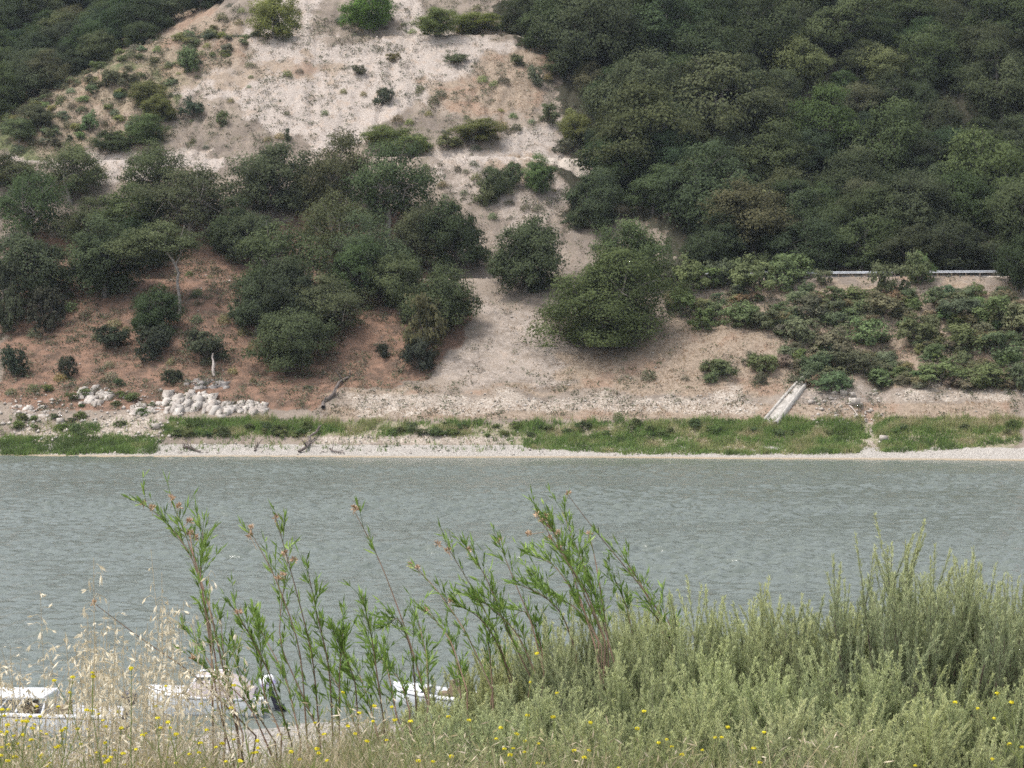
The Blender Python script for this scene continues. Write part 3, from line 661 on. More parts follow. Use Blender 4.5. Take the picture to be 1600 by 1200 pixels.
rg = np.random.RandomState(3); stones("stone_rubble", x, y, .05+.16*rg.rand(len(x))**4+.03, rg, label="pale loose stones strewn over slope and shore", category="stones")

rg = np.random.RandomState(31); a = hit(rg.uniform(0, 290, 330), rg.uniform(612, 692, 330)); b = hit(rg.uniform(1270, 1380, 110), rg.uniform(612, 665, 110)); a = np.concatenate([a, b])
stones("larger_rubble", a[:, 0], a[:, 1], .12+.28*rg.rand(len(a))**2, rg, label="larger pale rubble below the white outcrops and beside the gully", category="stones")
# ------------------------------------------------------------------ built things on the far bank
def pxline(a, b, n, lift=0.):
    A, B = hit(*a), hit(*b); t = np.linspace(0, 1, n)[:, None]; P = A*(1-t)+B*t; P[:, 2] = H(P[:, 0], P[:, 1])+lift; return P
M_CONC = plain("weathered_concrete", (.40, .37, .33), (.26, .24, .21), 1.2, .9, bump=.3)
M_ASPH = plain("asphalt", (.055, .054, .052), (.04, .04, .04), 2, .9)
M_ZINC = plain("galvanised_steel", (.52, .54, .56), (.40, .41, .42), 2, .45, .6)
M_POST = plain("weathered_post_wood", (.20, .16, .13), (.12, .10, .08), 3, .9)
M_DEAD = plain("dead_wood", (.16, .13, .115), (.08, .065, .055), 4, .95)
M_DEADPALE = plain("bleached_wood", (.50, .44, .39), (.33, .28, .25), 4, .95)
# road under the guardrail
xs = np.arange(6, 95, 1.0); mb = MB()
def sxy(x, s, z): return np.stack([x, shore(x)+s, np.full_like(x, z)], -1)
mb.grid(np.stack([sxy(xs, 43.7, 22.9), sxy(xs, 43.7, 23.36), sxy(xs, 48.8, 23.40), sxy(xs, 48.8, 22.9)], 1))
link("road", mb.mesh("road", M_ASPH), kind="structure", label="narrow paved road along the hillside", category="road")
# guardrail
gr = empty("guardrail", (0, 0, 0)); gr['label'] = "long galvanised guardrail on wooden posts along the road under the dark wood"; gr['category'] = "guardrail"
prof = np.array([[0, .48], [.05, .52], [.05, .57], [0, .62], [0, .66], [.05, .71], [.05, .76], [0, .80]])
xs = np.arange(18, 74, .95); mb = MB()
mb.grid(np.stack([sxy(xs, 43.25-a, 23.15+b) for a, b in prof]+[sxy(xs, 43.27-a, 23.15+b) for a, b in prof[::-1]], 1))
link("rail", mb.mesh("rail", M_ZINC), gr)
mb = MB(); mb.box((0, 0, .35), (.16, .18, 1.0)); mb.box((0, -.12, .64), (.14, .10, .3)); pm = mb.mesh("post", M_POST)
for x in np.arange(19, 74, 1.9): link("post", pm, gr, (x, float(shore(x))+43.42, 23.12))
# concrete chute
A, B = hit(1266, 590), hit(1203, 664); t = np.linspace(-.14, 1.02, 24); Pc = A[None]*(1-t)[:, None]+B[None]*t[:, None]
zc = H(Pc[:, 0], Pc[:, 1]); Pc[:, 2] = np.polyval(np.polyfit(t, zc, 3), t)+.22
d = unit((B-A)*np.array([1, 1, 0])); side = np.array([-d[1], d[0], 0])
ch = empty("concrete_chute", (0, 0, 0)); ch['label'] = "long weathered concrete chute slanting down the bank to the green shore grass"; ch['category'] = "chute"
wd = np.linspace(.55, .9, len(t))[:, None]
up_ = np.array([0, 0, 1.])
mb = MB(); mb.grid(np.stack([Pc-side*wd-up_*.8, Pc-side*wd, Pc+side*wd, Pc+side*wd-up_*.8], 1)); link("slab", mb.mesh("slab", M_CONC), ch)
for sg in (-1, 1):
    o_ = Pc+side*wd*sg; mb = MB(); th = side*.16*sg
    mb.grid(np.stack([o_-th-up_*.1, o_-th+up_*.22, o_+th+up_*.22, o_+th-up_*.7], 1)); link("curb", mb.mesh("curb", M_CONC), ch)
def deadwood(name, a, b, r, mat, label, cat, seed, twigs=5, lift=.25, wob=.25, rise=0.):
    P = pxline(a, b, 7, lift); rng = np.random.RandomState(seed); P += rng.randn(*P.shape)*wob*np.array([1, 1, .5])
    P[:, 2] += np.linspace(0, rise, 7); c = P[0].copy(); P = P-c; mb = MB(); mb.tube(P, np.linspace(r, r*.45, 7), 7)
    o = link(name, mb.mesh(name, mat, True), None, c, label=label, category=cat)
    for k in range(twigs):
        s_ = P[rng.randint(1, 7)]; e = s_+np.array([rng.randn()*.9, rng.randn()*.6, .3+rng.rand()*1.1]); mb = MB()
        mb.tube(np.array([s_, (s_+e)/2+rng.randn(3)*.15, e]), [r*.5, r*.33, r*.12], 5); link("branch", mb.mesh("branch", mat, True), o)
    return o
deadwood("fallen_branch", (500, 640), (546, 592), .28, M_DEAD, "dark fallen branch lying up the bank behind the shore grass", "branch", 1, 7, .35)
deadwood("fallen_branch", (468, 709), (506, 668), .2, M_DEAD, "dark dead branch slanting across the shore grass down to the beach", "branch", 2, 6, .4)
deadwood("driftwood", (285, 700), (312, 708), .2, M_DEAD, "short dark driftwood log on the pale beach", "driftwood", 3, 4, .2, .1)
deadwood("driftwood", (398, 706), (402, 696), .14, M_DEAD, "small upright stump of driftwood near the beach", "driftwood", 4, 4, .1, .06)
deadwood("driftwood", (515, 706), (540, 712), .12, M_DEAD, "thin twisted driftwood stick at the water edge", "driftwood", 5, 3, .2, .1)
deadwood("fallen_pole", (1327, 638), (1343, 657), .09, M_DEADPALE, "straight pale pole lying below the white boulders", "pole", 6, 0, .2, .0)
deadwood("snag", (333, 588), (333, 584), .22, M_DEADPALE, "broken pale tree trunk standing above the dark rock ledge", "snag", 7, 1, 0, .08, 2.6)
# rocks
def rock(size, rng, n=16, sk=(1, 1, 1)):
    P = np.array([[a, b, c] for a in (-1, 1) for b in (-1, 1) for c in (-1, 1)], float)*(.62+.38*rng.rand(8, 3))
    P = P*np.array(size)*.5
    bm = bmesh.new()
    for p in P: bm.verts.new(p)
    bmesh.ops.convex_hull(bm, input=bm.verts)
    for v in [v for v in bm.verts if not v.link_faces]: bm.verts.remove(v)
    bm.verts.ensure_lookup_table(); V = np.array([v.co[:] for v in bm.verts]); f = np.array([[v.index for v in fc.verts] for fc in bm.faces if len(fc.verts) == 3])
    bm.verts.index_update(); f = np.array([[v.index for v in fc.verts] for fc in bm.faces]); bm.free(); return V, f
import bmesh
M_ROCK = plain("pale_rock", (.50, .455, .405), (.33, .285, .245), 1.1, .9, bump=.35, island=True)
M_ROCKD = plain("dark_rock", (.30, .27, .245), (.11, .10, .095), 1.0, .9, bump=.6)
def outcrop(x0, x1, ytop, ybot, n, mat, label, seed, tall=1.5, name="rock_outcrop"):
    rng = np.random.RandomState(seed); c = hit((x0+x1)/2, ybot); o = empty(name, c); o['label'] = label; o['category'] = "rock"; V = []; Fc = []; k = 0
    for i in range(int(n*3)):
        px = rng.uniform(x0, x1); py = rng.uniform(ytop, ybot); p = hit(px, py)
        s = .35+1.15*rng.rand()**1.6
        v, f = rock((s*.75, s*1.3, s*tall*1.3), rng, 4); a = rng.uniform(.35, .55); v[:, 0] += v[:, 2]*a; q_ = rng.randn()*.2; v[:, :2] = v[:, :2] @ np.array([[math.cos(q_), math.sin(q_)], [-math.sin(q_), math.cos(q_)]])
        v = v+p-np.array(c)-np.array([0, -.1, s*.5]); V.append(v); Fc.append(f+k); k += len(v)
    link("slab", mesh("slab", np.concatenate(V), np.concatenate(Fc), mat), o)
    return o
outcrop(205, 262, 628, 646, 34, M_ROCK, "white rock outcrop at left of the tallest white slabs above shore rubble", 1, .9)
outcrop(255, 330, 618, 645, 52, M_ROCK, "tallest white slabby rock outcrop in the middle of the ledge", 2, 1.8)
outcrop(332, 412, 630, 646, 40, M_ROCK, "low jagged white rock outcrop ending at the green grass", 3, 1.3)
outcrop(120, 170, 608, 632, 24, M_ROCK, "small white outcrop alone on the reddish slope", 4, 1.5)
outcrop(290, 355, 592, 606, 30, M_ROCKD, "dark grey rock ledge below the broken trunk", 5, 1.0)
outcrop(20, 80, 632, 656, 16, M_ROCK, "scattered low white outcrop nearest the left end of the shore", 6, .8)
for i, (px, py, s, lb) in enumerate([(1318, 618, .9, "white boulder above the green clump on the right bank"), (1332, 619, .8, "white boulder beside another above the green clump"), (1335, 632, 1.3, "largest white boulder below the green clump on the right bank"), (1267, 632, .7, "lone pale boulder right of the concrete chute"),
        (346, 656, .9, "rounded white boulder in front of the low outcrop"), (94, 662, .9, "pale boulder standing in the left rubble"), (1380, 689, .9, "pale boulder at the gully mouth beside the grass"), (243, 669, 1.0, "white boulder at the left end of the grass band")]):
    v, f = rock((s*1.2, s, s*.9), np.random.RandomState(50+i)); p = hit(px, py)
    link("boulder", mesh("boulder", v, f, M_ROCK), None, p+np.array([0, 0, s*.2]), label=lb, category="boulder", group="pale boulders of the far bank")

# ------------------------------------------------------------------ boats by the near shore
M_GEL = plain("white_gelcoat", (.80, .80, .80), (.72, .73, .74), 1, .25)
M_GLASS = plain("tinted_windshield", (.05, .06, .065), (.08, .09, .09), 1, .1)
M_CANVAS = plain("mauve_grey_canvas", (.40, .35, .34), (.33, .29, .285), 2, .9)
M_DARK = plain("dark_rubber", (.035, .04, .06), (.02, .02, .03), 2, .5)
M_SEAT = plain("brown_seat", (.22, .15, .09), (.13, .10, .06), 2, .7)
M_LILAC = plain("lilac_panel", (.45, .40, .62), (.40, .36, .55), 2, .4)
M_STRIPE = plain("dark_stripe", (.05, .05, .07), (.04, .04, .05), 2, .5)
def hull_pts(L, B, fb, n=14):
    t = np.linspace(0, 1, n); w_ = B/2*np.where(t < .55, 1-.08*(.55-t)/.55, np.sqrt(np.clip(1-((t-.55)/.45)**2.2, 0, 1)))+.01
    x = -L/2+L*t; sh = fb+.25*t**2; return x, w_, sh
def outboard(parent, loc, cowlmat, tilt, cowlband=None):
    o = empty("outboard_motor", loc); o.parent = parent; o.rotation_euler = (0, tilt, 0)
    v = []
    for z, a, b in ((0, .16, .13), (.06, .24, .17), (.28, .26, .18), (.40, .22, .15), (.45, .08, .06)):
        th = np.linspace(0, 6.283, 14, endpoint=False); v.append(np.stack([a*np.cos(th), b*np.sin(th), z+0*th+.15], -1))
    mb = MB(); mb.grid(np.array(v), True); link("cowl", mb.mesh("cowl", cowlmat, True), o)
    if cowlband:
        mb = MB(); th = np.linspace(0, 6.283, 14, endpoint=False); mb.grid(np.array([np.stack([.262*np.cos(th), .182*np.sin(th), z+0*th], -1) for z in (.24, .36)]), True); link("band", mb.mesh("band", cowlband), o)
    mb = MB(); mb.box((0, 0, -.25), (.16, .09, .85)); mb.box((-.05, 0, -.55), (.42, .16, .03)); mb.tube(np.array([[-.18, 0, -.68], [.2, 0, -.68]]), [.07, .05], 8); link("leg", mb.mesh("leg", M_DARK), o)
    mb = MB()
    for k in range(3):
        a = k*2.094; mb.tube(np.array([[-.2, 0, -.68], [-.22, .16*math.cos(a), -.68+.16*math.sin(a)]]), [.03, .06], 5)
    link("propeller", mb.mesh("propeller", M_DARK), o)
def boat(label, loc, rz, L=5.5, B=2.1, fb=.6, kind='open', cowl=None, tilt=0., band=None, name="motorboat"):
    r = empty(name, loc, rz); r['label'] = label; r['category'] = "boat"; r['group'] = "boats by the near shore"
    x, w_, sh = hull_pts(L, B, fb); rows = []
    for f, zf in ((-1, 1), (-.97, .3), (-.7, -.05), (0, -.25), (.7, -.05), (.97, .3), (1, 1)):
        z = np.where(zf >= 1, sh, zf*fb-.0); rows.append(np.stack([x, w_*f, z-.1], -1))
    mb = MB(); mb.grid(np.array(rows)); tr = np.array([q[0] for q in rows]); c0 = tr.mean(0)
    mb.tris(np.array([[c0, tr[i], tr[i+1]] for i in range(6)])); link("hull", mb.mesh("hull", M_GEL, False), r)
    rows = [np.stack([x, w_*f, sh-.1+(.03 if abs(f) < 1 else .0)], -1) for f in (-1, -.8)], [np.stack([x, w_*f, sh-.1+(.03 if abs(f) < 1 else .0)], -1) for f in (.8, 1)]
    mb = MB(); [mb.grid(np.array(q)) for q in rows]
    k = 9; mb.grid(np.array([np.stack([x[k:], w_[k:]*f, sh[k:]-.07+.08*(1-f*f)], -1) for f in (-.8, -.4, 0, .4, .8)]))
    fl = np.array([np.stack([x[:k+1], w_[:k+1]*f, 0*x[:k+1]+.16], -1) for f in (-.8, .8)]); mb.grid(fl)
    for f in (-.8, .8): mb.grid(np.array([np.stack([x[:k+1], w_[:k+1]*f, 0*x[:k+1]+.16], -1), np.stack([x[:k+1], w_[:k+1]*f, sh[:k+1]-.07], -1)]))
    link("deck", mb.mesh("deck", M_GEL), r)
    mb = MB()
    for f in (-1, 1): mb.grid(np.array([np.stack([x, (w_+.012)*f, sh-.1-dz], -1) for dz in (.05, .08)]))
    link("stripe", mb.mesh("stripe", M_STRIPE), r)
    mb = MB()
    for sx in (-1.2, -.1):
        mb.box((sx, .45, .42), (.5, .5, .14)); mb.box((sx-.24, .45, .68), (.12, .5, .5)); mb.box((sx, -.45, .42), (.5, .5, .14)); mb.box((sx-.24, -.45, .68), (.12, .5, .5))
    link("seats", mb.mesh("seats", M_SEAT), r)
    if kind == 'bare': return r
    xw = x[k]-.15; hw = w_[k]*.8; zt = fb+(.42 if kind == 'top' else .62); fr = MB(); gl = MB()
    corner = lambda y, z, dx: np.array([xw+dx, y, z])
    ring = [(-1, -1.15), (-1, 0), (1, 0), (1, -1.15)]
    bot = [np.array([xw+dx, hw*sy, fb+.0]) for sy, dx in ring]; top = [np.array([xw+dx*(.9)-.35, hw*.86*sy, zt]) for sy, dx in ring]
    for i in range(3):
        gl.quads(np.array([[bot[i], bot[i+1], top[i+1], top[i]]])); fr.tube(np.array([top[i], top[i+1]]), .035, 6)
        m0 = (bot[i]+bot[i+1])/2; m1 = (top[i]+top[i+1])/2; fr.tube(np.array([m0, m1]), .03, 6)
    for i in range(4): fr.tube(np.array([bot[i], top[i]]), .045, 6)
    link("windshield_frame", fr.mesh("windshield_frame", M_GEL), r); link("windshield", gl.mesh("windshield", M_GLASS), r)
    if kind == 'canvas':
        v = []
        for xx, h_ in ((-L*.42, .75), (-L*.3, 1.2), (-L*.1, 1.38), (L*.08, 1.3), (L*.14, .95)):
            th = np.linspace(0, math.pi, 12); v.append(np.stack([0*th+xx, B*.47*np.cos(th), fb-.1+(h_-fb+.1)*np.sin(th)**.6], -1))
        mb = MB(); mb.grid(np.array(v)); link("canvas_cover", mb.mesh("canvas_cover", M_CANVAS, True), r)
    if kind == 'top':
        mb = MB(); mb.box((.35, 0, zt+.06), (2.7, B*.8, .05)); link("hardtop", mb.mesh("hardtop", M_GEL), r)
        mb = MB()
        for sx in (-.9, .6, 1.55):
            for sy in (-1, 1): mb.tube(np.array([[sx, sy*B*.38, fb-.1], [sx-.15, sy*B*.36, zt+.05]]), .035, 6)
        link("top_posts", mb.mesh("top_posts", M_GEL), r)
    if cowl: outboard(r, (-L/2-.22, 0, fb-.02), cowl, tilt, band)
    return r
def wpt(px, D, z=0.): p = at(px, 600, np.array(D)); return Vector((p[0], D, z))
boat("long open white motorboat with dark outboard, cut by the left edge of the photo", wpt(30, 61.0), math.pi-.03, 6.4, 2.1, .78, 'top', M_DARK, -.25)
boat("white motorboat under a rounded mauve grey canvas cover, with a white outboard", wpt(322, 64.5), math.pi+.04, 3.9, 1.9, .68, 'canvas', M_GEL, .35, M_LILAC)
boat("small white motorboat mostly hidden behind the leafy stems, at right of the canvas boat", wpt(702, 66.0), math.pi-.35, 4.2, 1.8, .4, 'bare')

# ------------------------------------------------------------------ plants of the near bank
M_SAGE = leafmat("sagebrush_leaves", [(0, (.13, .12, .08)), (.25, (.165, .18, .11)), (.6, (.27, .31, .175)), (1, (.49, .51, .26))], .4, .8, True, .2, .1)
M_SAGEW = plain("sagebrush_wood", (.13, .095, .075), (.07, .05, .04), 8, .9)
M_WILLOW = leafmat("willow_like_leaves", [(0, (.08, .12, .03)), (.5, (.17, .27, .06)), (1, (.32, .43, .10))], .45, .5, False, .3)
M_REDSTEM = plain("reddish_stem", (.22, .13, .09), (.15, .11, .07), 10, .7)
M_FLHEAD = plain("dried_flower_head", (.48, .34, .22), (.36, .24, .16), 20, .9)
M_STRAW = leafmat("straw", [(0, (.38, .30, .17)), (.5, (.58, .50, .34)), (1, (.78, .72, .58))], .35, .6, False, .15)
M_MUST = leafmat("mustard_green", [(0, (.12, .15, .05)), (1, (.26, .30, .10))], .3, .6, False, .2)
M_YELLOW = leafmat("yellow_petals", [(0, (.62, .52, .02)), (1, (.80, .74, .05))], .35, .6, False, .15)
M_WEED = leafmat("weedy_grass", [(0, (.10, .13, .04)), (.35, (.22, .24, .09)), (.65, (.42, .33, .20)), (1, (.66, .57, .42))], .35, .7, False, .2)
def lances(P, Dr, L, W, rng):
    """narrow leaves from P along Dr"""
    n = len(P); s_ = unit(np.cross(Dr, unit(rng.randn(n, 3)))); L = np.broadcast_to(L, (n,))[:, None]; W = np.broadcast_to(W, (n,))[:, None]
    return np.stack([P, P+Dr*L*.45+s_*W*.5, P+Dr*L, P+Dr*L*.45-s_*W*.5], 1)
def sage(seed, stems=64, Rb=.42, Hh=1.0, woody=False):
    rng = np.random.RandomState(seed); w_ = MB(); lf = MB()
    for i in range(stems):
        a = rng.rand()*6.283; q = rng.rand()**.6; top = np.array([Rb*q*math.cos(a), Rb*q*math.sin(a), Hh*(.62+.38*rng.rand())*(1-.28*q*q)])
        base = np.array([rng.randn()*.05, rng.randn()*.05, -.05]); mid = base*.4+top*np.array([.62, .62, .5]); mid2 = top*np.array([.9, .9, .8])
        P = np.array([base, mid, mid2, top]); t = np.linspace(0, 1, 9); P = np.stack([np.interp(t, [0, .45, .8, 1], P[:, k]) for k in range(3)], 1)
        w_.tube(P[:8], np.linspace(.0065, .0015, 8)*(1.5 if woody else 1), 4, .2)
        npl = 13 if not woody else 12
        for j in range(npl):
            tt = .38+.62*(j/(npl-1)); p0 = np.array([np.interp(tt*.999, t, P[:, k]) for k in range(3)])
            od = unit(np.array([rng.randn()*.42, rng.randn()*.42, 1.7])+.3*unit(p0)); Lp = (.16+.19*rng.rand()) if j < npl-1 else .24
            p1 = p0+od*Lp; w_.tube(np.array([p0, p1]), [.0016, .0006], 3, .3)
            m = int(115*Lp/.2); u = rng.rand(m)**.85
            Q = p0+(p1-p0)*u[:, None]+rng.randn(m, 3)*.002
            dr = unit(od*.95+rng.randn(m, 3)*.28); Ln = (.018+.014*rng.rand(m))*(1.25-.55*u)
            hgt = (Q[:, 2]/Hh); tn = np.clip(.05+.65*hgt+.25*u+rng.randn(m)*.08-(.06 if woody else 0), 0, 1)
            lf.quads(lances(Q, dr, Ln, .0030, rng), tn)
    for i in range(13 if woody else 4):
        a = rng.rand()*6.283; r1 = Rb*rng.uniform(.7, 1.25); P = np.array([[0, 0, -.05], [r1*.35*math.cos(a), r1*.35*math.sin(a), Hh*.22], [r1*.75*math.cos(a+.2), r1*.75*math.sin(a+.2), Hh*.42], [r1*math.cos(a+.1), r1*math.sin(a+.1), Hh*rng.uniform(.55, .8)]])+rng.randn(4, 3)*.015
        w_.tube(P, [.011, .009, .006, .0025], 6, .2)
    return lf.mesh("foliage", M_SAGE), w_.mesh("stems", M_SAGEW)
SAGE = [sage(700+k) for k in range(4)]+[sage(710, 60, .62, 1.0, True), sage(711, 74, .5, 1.0, True)]
sg_list = [(690, 1085, 6.6, 0), (765, 1015, 7.2, 1), (850, 985, 7.4, 2), (925, 935, 7.0, 3), (1010, 930, 7.3, 0), (1085, 915, 6.9, 1), (1165, 950, 7.3, 2), (1245, 915, 7.0, 3), (1330, 945, 7.3, 0), (1425, 812, 6.8, 5), (1500, 890, 7.4, 4), (1565, 862, 6.9, 5), (1640, 890, 7.2, 4), (1740, 900, 7.0, 1), (1850, 920, 7.3, 2), (1800, 1050, 6.2, 3), (1960, 930, 7.0, 0), (2100, 960, 7.2, 4),
           (735, 1100, 5.8, 2), (820, 1060, 6.3, 3), (905, 1105, 5.7, 0), (985, 1020, 6.4, 2), (1075, 1075, 5.9, 1), (1160, 1015, 6.4, 3), (1235, 1090, 5.7, 0), (1320, 1010, 6.3, 2), (1400, 1085, 5.8, 3), (1490, 1020, 6.3, 5), (1590, 1075, 6.2, 4), (650, 1150, 6.0, 1)]
NEAR = []
for i, (px, py, D, k) in enumerate(sg_list):
    top = at(px, py, np.array(D)); zb = float(H(top[0], D)); Hh = top[2]-zb
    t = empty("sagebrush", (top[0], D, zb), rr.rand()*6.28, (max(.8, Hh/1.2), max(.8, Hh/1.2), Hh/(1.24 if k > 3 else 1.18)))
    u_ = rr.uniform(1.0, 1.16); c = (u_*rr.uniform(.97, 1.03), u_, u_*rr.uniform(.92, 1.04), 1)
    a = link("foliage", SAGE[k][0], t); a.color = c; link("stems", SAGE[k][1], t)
    t['category'] = "sagebrush"; t['group'] = "sagebrush on the near bank"; NEAR.append((t, 'sage', px, py, D))
def stem_pts(pts, D0, D1, n=14):
    pts = np.array(pts, float); t = np.linspace(0, 1, len(pts)); tt = np.linspace(0, 1, n)
    # smooth
    X = np.interp(tt, t, pts[:, 0]); Y = np.interp(tt, t, pts[:, 1])
    for _ in range(2): X[1:-1] = (X[:-2]+2*X[1:-1]+X[2:])/4; Y[1:-1] = (Y[:-2]+2*Y[1:-1]+Y[2:])/4
    return at(X, Y, np.linspace(D0, D1, n))
def leafy_shrub(stems, D, label, seed):
    """stems: list of (pixel polyline from foot to tip, leafiness, flower heads)"""
    rng = np.random.RandomState(seed); px0 = stems[0][0][0][0]; p = at(px0, 1150, np.array(D)); o = Vector((p[0]+.05, D, float(H(p[0], D)))); root = empty("leafy_shrub", o); O = np.array(o)
    root['label'] = label; root['category'] = "shrub"; root['group'] = "leafy flowering shrubs on the near bank"
    lf = MB(); fl = MB(); nf = 0
    for pts, leafy, heads in stems:
        P = stem_pts(pts, D+rng.uniform(-.1, .1), D+rng.uniform(-.25, .25)); foot = O+np.array([rng.randn()*.08+(P[0][0]-O[0])*.7, rng.randn()*.06, -.03]); P = np.concatenate([[foot, (foot+P[0])/2+rng.randn(3)*.01], P])-O
        mb = MB(); n = len(P); mb.tube(P, np.linspace(.0034, .0011, n), 5); link("stem", mb.mesh("stem", M_REDSTEM, True), root)
        L = len(P)
        m = int(20*leafy)
        for j in range(m):
            u = (.15+.85*rng.rand()**.8)*(L-1); k = int(min(u, L-2)); q = P[k]+(P[k+1]-P[k])*(u-k); ax = unit(P[k+1]-P[k])
            sd_ = unit(ax*.9+np.array([rng.randn()*.42, rng.randn()*.42, .3])); sl = .03+.09*rng.rand(); e = q+sd_*sl
            c = rng.randint(5, 10); uu = rng.rand(c)*.8+.2; B = q+sd_*sl*uu[:, None]
            dr = unit(sd_*1.0+rng.randn(c, 3)*.33+np.array([-.08, 0, .1])); lf.quads(lances(B, dr, .022+.034*rng.rand(c), .0050+.0028*rng.rand(c), rng), np.clip(.55+.2*rng.randn(c), 0, 1))
            mb2 = lf; lf.tube(np.array([q, e]), [.0012, .0006], 3, .3)
        for j in range(heads):
            k = L-1-rng.randint(0, 3) if j else L-1
            c = P[k]+rng.randn(3)*np.array([.012, .01, .008])*(1 if j == 0 else 2.0); mm = 26
            N = unit(rng.randn(mm, 3)); fl.quads(lances(c+N*.002, unit(N+np.array([0, 0, .6])), .009+.010*rng.rand(mm), .0055, rng), .5); nf += 1
            fl.tube(np.array([P[k]-np.array([0, 0, .02]), c]), [.001, .001], 3)
    link("leaves", lf.mesh("leaves", M_WILLOW), root)
    if nf: link("flower_heads", fl.mesh("flower_heads", M_FLHEAD), root)
    return root
S1 = [([(352, 1150), (335, 1010), (308, 880), (270, 825), (224, 785)], 1.0, 2), ([(340, 1100), (318, 930), (300, 860), (268, 783)], .6, 3), ([(330, 1000), (312, 900), (317, 825)], 1.0, 0), ([(330, 960), (300, 860), (296, 828)], .3, 3),
      ([(400, 1150), (300, 1050), (230, 1005), (150, 945)], .12, 1), ([(380, 1150), (352, 1060), (345, 965)], .9, 0), ([(370, 1120), (330, 1040), (300, 990)], .6, 0)]
S2 = [([(500, 1160), (490, 1030), (465, 930), (432, 812)], .9, 2), ([(480, 1160), (470, 1010), (430, 900), (392, 832)], .5, 2), ([(455, 1160), (425, 1060), (395, 1000), (365, 950)], 1.1, 1), ([(470, 1160), (448, 1060), (400, 970)], 1.1, 0), ([(520, 1150), (515, 1040), (495, 960), (482, 895)], 1.0, 0),
      ([(440, 1150), (410, 1080), (405, 985)], 1.0, 0), ([(530, 1160), (530, 1060), (535, 990)], 1.0, 0), ([(430, 1160), (385, 1090), (370, 1035)], .9, 0), ([(500, 1150), (470, 1080), (432, 1000), (450, 870)], .5, 3), ([(420, 1170), (390, 1100), (345, 1060), (300, 1030)], .5, 1)]
S3 = [([(668, 1100), (640, 1000), (596, 880), (552, 795)], .35, 2), ([(600, 1130), (590, 1060), (580, 990), (566, 932)], 1.3, 0), ([(650, 1100), (645, 1020), (622, 960), (605, 980)], 1.0, 0), ([(620, 1120), (605, 1040), (575, 1000)], 1.1, 0), ([(560, 1140), (555, 1060), (520, 985)], 1.1, 0),
      ([(670, 1100), (668, 1030), (650, 955)], 1.1, 0), ([(560, 1150), (540, 1090), (500, 1030)], 1.0, 0), ([(590, 1150), (575, 1090), (560, 1050)], .9, 0), ([(640, 1110), (625, 1060), (590, 1030)], .9, 0)]
S4 = [([(800, 1080), (780, 1000), (745, 930), (695, 848)], .7, 2), ([(770, 1080), (730, 990), (690, 930), (645, 880)], .5, 2), ([(830, 1060), (790, 980), (760, 900), (730, 860)], 1.2, 1), ([(800, 1060), (770, 990), (745, 960), (705, 940)], .8, 1), ([(850, 1050), (830, 970), (800, 900), (778, 842)], .5, 1),
      ([(840, 1060), (810, 990), (770, 950), (735, 930)], 1.2, 0), ([(770, 1080), (765, 1020), (760, 990)], 1.0, 0), ([(720, 1090), (715, 1040), (700, 990)], 1.0, 0), ([(850, 1050), (845, 1000), (820, 950), (800, 965)], 1.1, 0), ([(730, 1080), (705, 1000), (665, 950)], .4, 1)]
S5 = [([(950, 1000), (930, 930), (905, 865), (878, 797)], 2.2, 0), ([(945, 1000), (915, 920), (880, 870), (842, 808)], .7, 2), ([(935, 1000), (900, 930), (865, 880), (835, 870)], 1.5, 0), ([(940, 1010), (905, 950), (860, 930), (835, 905)], 1.4, 0), ([(930, 1010), (905, 930), (890, 880), (870, 840)], 1.3, 5),
      ([(950, 1000), (935, 900), (925, 850), (919, 835)], .2, 1), ([(900, 1020), (880, 960), (850, 930), (815, 915)], 1.0, 0), ([(945, 1000), (900, 900), (872, 850), (858, 815)], .7, 3)]
S6 = [([(1050, 1010), (1035, 960), (985, 895), (930, 830), (885, 770)], .15, 1), ([(1045, 1010), (1015, 940), (995, 900), (970, 868)], .8, 0), ([(990, 1000), (980, 950), (962, 908)], .7, 0), ([(1055, 1010), (1030, 970), (1010, 945)], .6, 0), ([(1060, 1010), (1050, 985), (1035, 950)], .5, 0)]
for S, D, lb, sd_ in [(S1, 6.3, "tall leafy shrub leaning left with orange dried flower heads, its bare reddish stem reaching leftmost", 1), (S2, 6.2, "bushy shrub of many narrow leaved stems in front of the covered boat", 2), (S3, 6.4, "shrub with one long bare stem leaning left over broad green leafy shoots", 3),
                    (S4, 6.9, "loose shrub of many slanting brownish green stems above the sagebrush", 4), (S5, 6.8, "densest leafy green shrub with the tallest bright shoot in the middle of the bank", 5), (S6, 7.1, "thin shrub of nearly bare stems leaning left behind the sagebrush", 6)]:
    leafy_shrub(S, D, lb, sd_)
